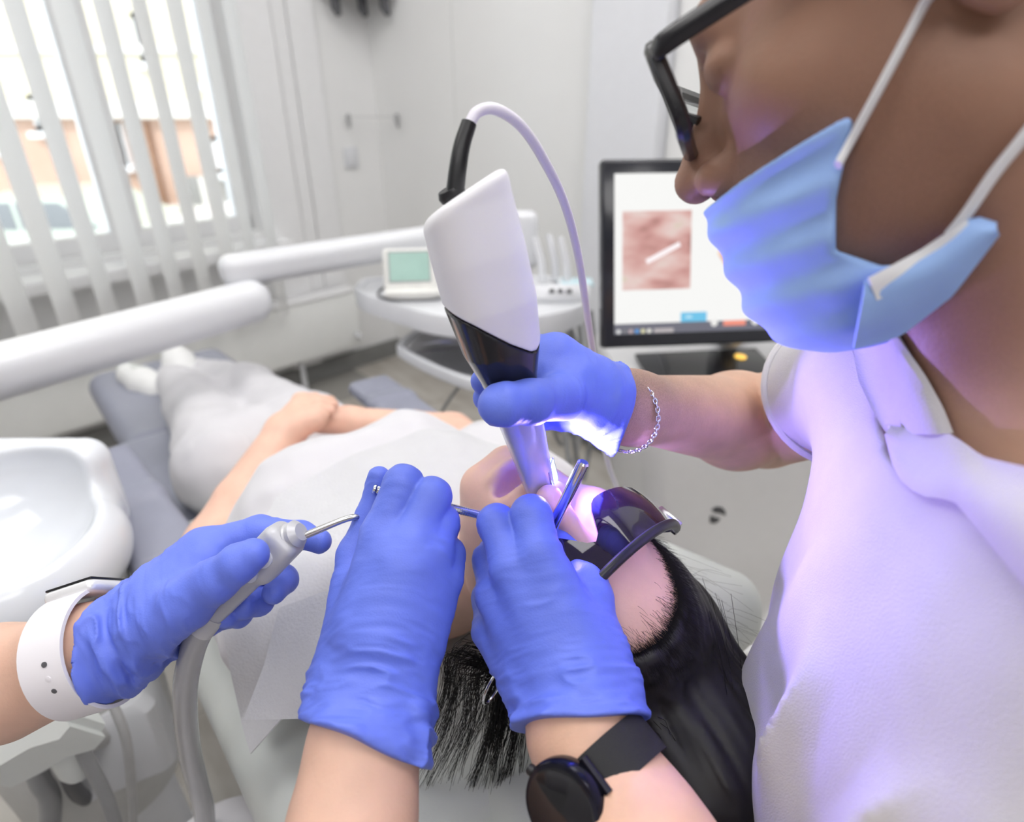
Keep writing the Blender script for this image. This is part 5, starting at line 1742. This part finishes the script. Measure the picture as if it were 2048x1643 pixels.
# left hand with the mirror
make_glove('glove', DE, P(1150, 1400, .384),
    [(P(1205, 1385, .386), P(1078, 1105, .398), .023, .0135), (P(1165, 1400, .382), P(1022, 1130, .402), .024, .0135), (P(1120, 1410, .386), P(992, 1190, .414), .022, .0130), (P(1090, 1410, .392), P(985, 1262, .424), .020, .0125),
     (P(1190, 1320, .396), P(1165, 1170, .420), .022, .0155)],
    [([P(1078, 1105, .398), P(1062, 1030, .410), P(1058, 1040, .440), P(1088, 1060, .454)], mm(13.5, 12.6, 10.5, 9)),
     ([P(1022, 1130, .402), P(993, 1046, .416), P(988, 1056, .446), P(1040, 1066, .464)], mm(13.2, 12, 10, 8.8)),
     ([P(992, 1190, .414), P(978, 1120, .440), P(985, 1100, .466)], mm(12.5, 11, 9.5)),
     ([P(985, 1262, .424), P(975, 1195, .450), P(985, 1160, .470)], mm(12, 10.5, 9)),
     ([P(1180, 1200, .414), P(1150, 1130, .432), P(1112, 1085, .446), P(1095, 1068, .452)], mm(15.5, 13, 11, 9.5))],
    P(1158, 1448, .376), unit(P(1235, 1760, .33) - P(1135, 1380, .385)) + .22 * cv(-1, -.2, 0),
    foL, 23)
# black watch on the left wrist
Aw = unit(elL - wrL)
Wc = P(1204, 1552, .357)
wn_ = cv(-.62, .10, -.78); wn_ = unit(wn_ - Aw * Aw.dot(wn_)); wt = np.cross(Aw, wn_)
WA = thing('wristwatch', 'black round smartwatch on a black strap above the mirror glove', 'watch', Wc)
case_c = Wc + wn_ * .0375
MB().lathe(case_c - wn_ * .005, wn_, [(.019, -.001), (.0228, .001), (.0235, .004), (.0235, .009), (.0222, .0115), (.0205, .0122)], 48).build('case', mat('watch_case', (0.014, 0.014, 0.024), 0.18, metal=0.6, var=0.05), WA)
MB().lathe(case_c + wn_ * .0068, wn_, [(.0203, 0), (.0203, .0006), (.019, .0010)], 48).build('glass', M_BLACKG, WA)
M_STRAP = mat('black_nylon', (0.012, 0.012, 0.013), 0.65, var=0.1, bump=0.3, bscale=1500)
st_g = []
for k in range(49):
    a = 2 * math.pi * k / 48
    rr = .0362 * (1 + .02 * math.cos(2 * a))
    st_g.append([Wc + rr * (math.cos(a) * wn_ * .97 + math.sin(a) * wt * 1.04) + Aw * w_ for w_ in np.linspace(-.012, .012, 5)])
MB().grid(st_g, .0024).build('strap', M_STRAP, WA)
for s in (-1, 1):
    MB().tube([case_c + wt * s * .0235 - Aw * .010 - wn_ * .003, case_c + wt * s * .0235 + Aw * .010 - wn_ * .003], .0024, 10).build('lug_bar', MATS['watch_case'], WA)
MB().lathe(case_c + unit(-Aw * .8 + wt * .2) * .0235 + wn_ * .001, unit(-Aw * .8 + wt * .2), [(.003, 0), (.0032, .002), (.0026, .0035)], 14).build('crown', M_BLACK, WA)

# bracelet on the right wrist
BR = thing('bracelet', 'silver chain bracelet on the wrist holding the scanner', 'bracelet', P(1240, 870, .49))
bc = P(1246, 826, .478); ba = unit(elR - wrR)
bu = unit(cv(.25, 1, 0) - ba * ba.dot(cv(.25, 1, 0))); bv = np.cross(ba, bu)
lk = MB().tube([np.array([.0023 * math.cos(a), .0015 * math.sin(a), 0]) for a in np.linspace(0, 2 * math.pi, 13)[:-1]], .00065, 6, closed=True)
lk_me = np_mesh('link', lk.v, lk.f, True); lk_me.materials.append(M_CHROME)
NLK = 58
for k in range(NLK):
    a = 2 * math.pi * k / NLK
    c_ = bc + .0292 * math.cos(a) * bu + .0315 * math.sin(a) * bv - ba * (.006 * math.cos(a))
    t1 = unit(-math.sin(a) * bu + math.cos(a) * bv); nr = unit(math.cos(a) * bu + math.sin(a) * bv)
    b1_ = np.cross(t1, nr)
    tw = math.radians(35 if k % 2 else -35)
    y_ = math.cos(tw) * b1_ + math.sin(tw) * nr; z_ = np.cross(t1, y_)
    o = bpy.data.objects.new('link', lk_me)
    M4 = Matrix(((t1[0], y_[0], z_[0], c_[0]), (t1[1], y_[1], z_[1], c_[1]), (t1[2], y_[2], z_[2], c_[2]), (0, 0, 0, 1)))
    COL.objects.link(o); o.parent = BR
    o.matrix_parent_inverse = Matrix.Translation(-Vector(BR.location)); o.matrix_basis = M4

# ================================================================== the assistant
AS = thing('person', 'assistant reaching in with two blue gloved hands from the left', 'person', (-.40, -.25, .50))
aSR, aER, aWR = np.array([-.22, -.27, 1.08]), np.array([-.095, -.02, .83]), P(722, 1480, .372)
aSL, aEL, aWL = np.array([-.60, -.26, 1.06]), np.array([-.64, .08, .86]), P(165, 1300, .432)
a_core = U(.06, cone((-.28, -.28, 1.06), (-.54, -.28, 1.06), .06, .06), cone((-.41, -.28, 1.04), (-.41, -.26, .62), .12, .12), cone((-.41, -.27, 1.08), (-.39, -.25, 1.20), .055, .05), xf(head_f(0), (-.36, -.24, 1.30), rows((.9, -.3, 0), (.3, .85, -.4), (.1, .4, .9)), .95))
foAR = U(.012, chain([aER, aER * .5 + aWR * .5, P(700, 1640, .352), aWR, P(735, 1400, .388)], [.042, .038, .0300, .0265, .025], .02), cone(P(750, 1640, .352), P(768, 1450, .380), .022, .019))
foAL = U(.012, chain([aEL, aEL * .5 + aWL * .5, P(-20, 1360, .445), aWL, P(215, 1280, .435)], [.042, .040, .034, .027, .025], .02), cone(P(20, 1400, .440), P(190, 1325, .428), .027, .022))
upAR = cone(aSR, aER, .050, .042); upAL = cone(aSL, aEL, .050, .042)
def a_body(p):
    r = a_core(p)
    r = smin(r, smin(upAR(p), foAR(p), .015), .03)
    return smin(r, smin(upAL(p), foAL(p), .015), .03)
lo, hi = bounds([aER, aWR, aEL, aWL, (-.5, -.3, .6), (-.3, -.2, 1.42), aSR, aSL, P(235, 1280, .435), P(735, 1390, .388)], .12)
sdf_obj('body', a_body, lo, hi, .0034, M_SKIN_A, AS)
a_tr = U(.08, ell((-.41, -.27, .98), (.19, .13, .18)), ell((-.41, -.26, .72), (.18, .14, .22)))
def a_top(p):
    r = smin(a_tr(p), cone(aSR, aSR * .4 + aER * .6, .066, .06)(p), .03)
    r = smin(r, cone(aSL, aSL * .4 + aEL * .6, .066, .06)(p), .03)
    return r + .005 * vnoise(p, 14, 3)
lo, hi = bounds([(-.62, -.42, .5), (-.2, -.12, 1.15), aSR, aSL, aER, aEL], .08)
sdf_obj('scrub_top', a_top, lo, hi, .008, M_CLOTH, AS)
kneeR = PZ(545, 1625, .60) + np.array([-.03, -.055, -.045]); kneeL = np.array([-.62, .22, .50])
def a_legs(p):
    r = smin(cone((-.34, -.20, .53), kneeR, .095, .080)(p), cone((-.48, -.20, .53), kneeL, .095, .075)(p), .05)
    r = smin(r, cone(kneeR, kneeR + np.array([.0, -.03, -.46]), .075, .05)(p), .03)
    r = smin(r, cone(kneeL, kneeL + np.array([.0, .02, -.42]), .07, .05)(p), .03)
    return r + .004 * vnoise(p, 14, 3)
lo, hi = bounds([(-.34, -.2, .53), (-.5, -.2, .53), kneeR, kneeL, kneeR - Z3 * .48, kneeL - Z3 * .44], .14)
sdf_obj('trousers', a_legs, lo, hi, .007, M_CLOTH, AS)
# right hand: fist over the bib
make_glove('glove', AS, P(742, 1400, .388),
    [(P(705, 1385, .392), P(765, 1072, .406), .024, .0140), (P(740, 1390, .386), P(826, 1078, .400), .025, .0138), (P(775, 1390, .388), P(862, 1105, .402), .024, .0132), (P(795, 1395, .394), P(886, 1152, .410), .021, .0125),
     (P(700, 1330, .400), P(712, 1180, .420), .022, .016), (P(760, 1250, .392), P(800, 1130, .398), .024, .020)],
    [([P(765, 1072, .406), P(806, 968, .412), P(800, 985, .446), P(782, 1002, .462)], mm(13.6, 12.4, 10.2, 8.8)),
     ([P(826, 1078, .400), P(864, 992, .409), P(866, 1008, .442), P(850, 1026, .458)], mm(13.2, 11.8, 10, 8.6)),
     ([P(862, 1105, .402), P(882, 1044, .414), P(888, 1052, .442), P(866, 1064, .456)], mm(12.6, 11.2, 9.6, 8.2)),
     ([P(886, 1152, .410), P(896, 1108, .420), P(898, 1104, .442), P(876, 1110, .452)], mm(12, 10.6, 9, 7.8)),
     ([P(708, 1200, .416), P(712, 1110, .430), P(742, 1030, .436), P(759, 955, .434)], mm(15, 12.2, 9.8, 7.6))],
    P(725, 1490, .370), unit(P(690, 1700, .345) - P(735, 1420, .385)) - .30 * cv(1, 0, 0),
    foAR, 37)
# left hand with the syringe
make_glove('glove', AS, P(300, 1262, .440),
    [(P(230, 1268, .440), P(405, 1098, .456), .024, .0150), (P(235, 1280, .446), P(430, 1150, .474), .025, .0138), (P(235, 1300, .444), P(430, 1198, .480), .024, .0132), (P(238, 1312, .438), P(402, 1245, .474), .022, .0125),
     (P(245, 1290, .430), P(372, 1205, .416), .025, .0180), (P(330, 1190, .436), P(415, 1120, .446), .022, .015)],
    [([P(405, 1098, .456), P(520, 1062, .462), P(600, 1070, .460), P(640, 1083, .455)], mm(14, 11.2, 9.5, 8)),
     ([P(430, 1150, .474), P(540, 1138, .486), P(566, 1158, .462), P(548, 1184, .446)], mm(13, 11, 10, 8.5)),
     ([P(430, 1198, .480), P(510, 1192, .486), P(520, 1202, .460), P(490, 1214, .445)], mm(12.5, 10.6, 9.6, 8.3)),
     ([P(402, 1245, .474), P(465, 1224, .478), P(478, 1226, .456), P(452, 1234, .440)], mm(11.5, 9.8, 8.8, 7.6)),
     ([P(372, 1205, .416), P(432, 1160, .406), P(475, 1128, .402), P(506, 1108, .402)], mm(17, 13.6, 12, 10.4))],
    P(222, 1292, .432), cv(-1, -.12, .05),
    foAL, 53)
# white watch on the left wrist
WW = thing('wristwatch', 'white smartwatch with perforated white strap on the syringe arm', 'watch', P(150, 1300, .434))
Aw2 = unit(P(40, 1345, .442) - P(230, 1285, .436)); Wc2 = P(178, 1301, .435)
up2 = cv(.22, .92, .25); up2 = unit(up2 - Aw2 * Aw2.dot(up2)); wt2 = np.cross(Aw2, up2)
M_SIL = mat('white_silicone', (0.80, 0.78, 0.82), 0.45, var=0.01)
sg = []
for k in range(53):
    a = 2 * math.pi * k / 52
    rr = .0382
    sg.append([Wc2 + rr * (math.cos(a) * up2 * 1.02 + math.sin(a) * wt2 * .98) + Aw2 * w_ for w_ in np.linspace(-.0155, .0155, 5)])
MB().grid(sg, .0026).build('strap', M_SIL, WW)
c2 = Wc2 + up2 * .0375
MB().box(c2 + up2 * .003, (.0195, .0175, .0050), (Aw2, wt2, up2), bevel=.0045, seg=4).build('case', mat('white_case', (0.82, 0.82, 0.84), 0.2, metal=0.3, var=0.01), WW)
MB().box(c2 + up2 * .0082, (.0180, .0160, .0009), (Aw2, wt2, up2), bevel=.0008).build('screen', M_BLACKG, WW)
sd = 1 if wt2.dot(cv(0, 0, -1)) > 0 else -1
for i, (a_, off) in enumerate([(1.75, -.004), (1.98, -.003), (2.2, -.003), (2.42, -.003)]):
    nr = math.cos(a_) * up2 + sd * math.sin(a_) * wt2
    MB().lathe(Wc2 + nr * .0385 - Aw2 * .004, nr, [(.0018, 0), (.0018, .0022), (.0006, .0024)], 12).build('hole', M_GREYDK if i % 2 == 0 else M_SIL, WW)
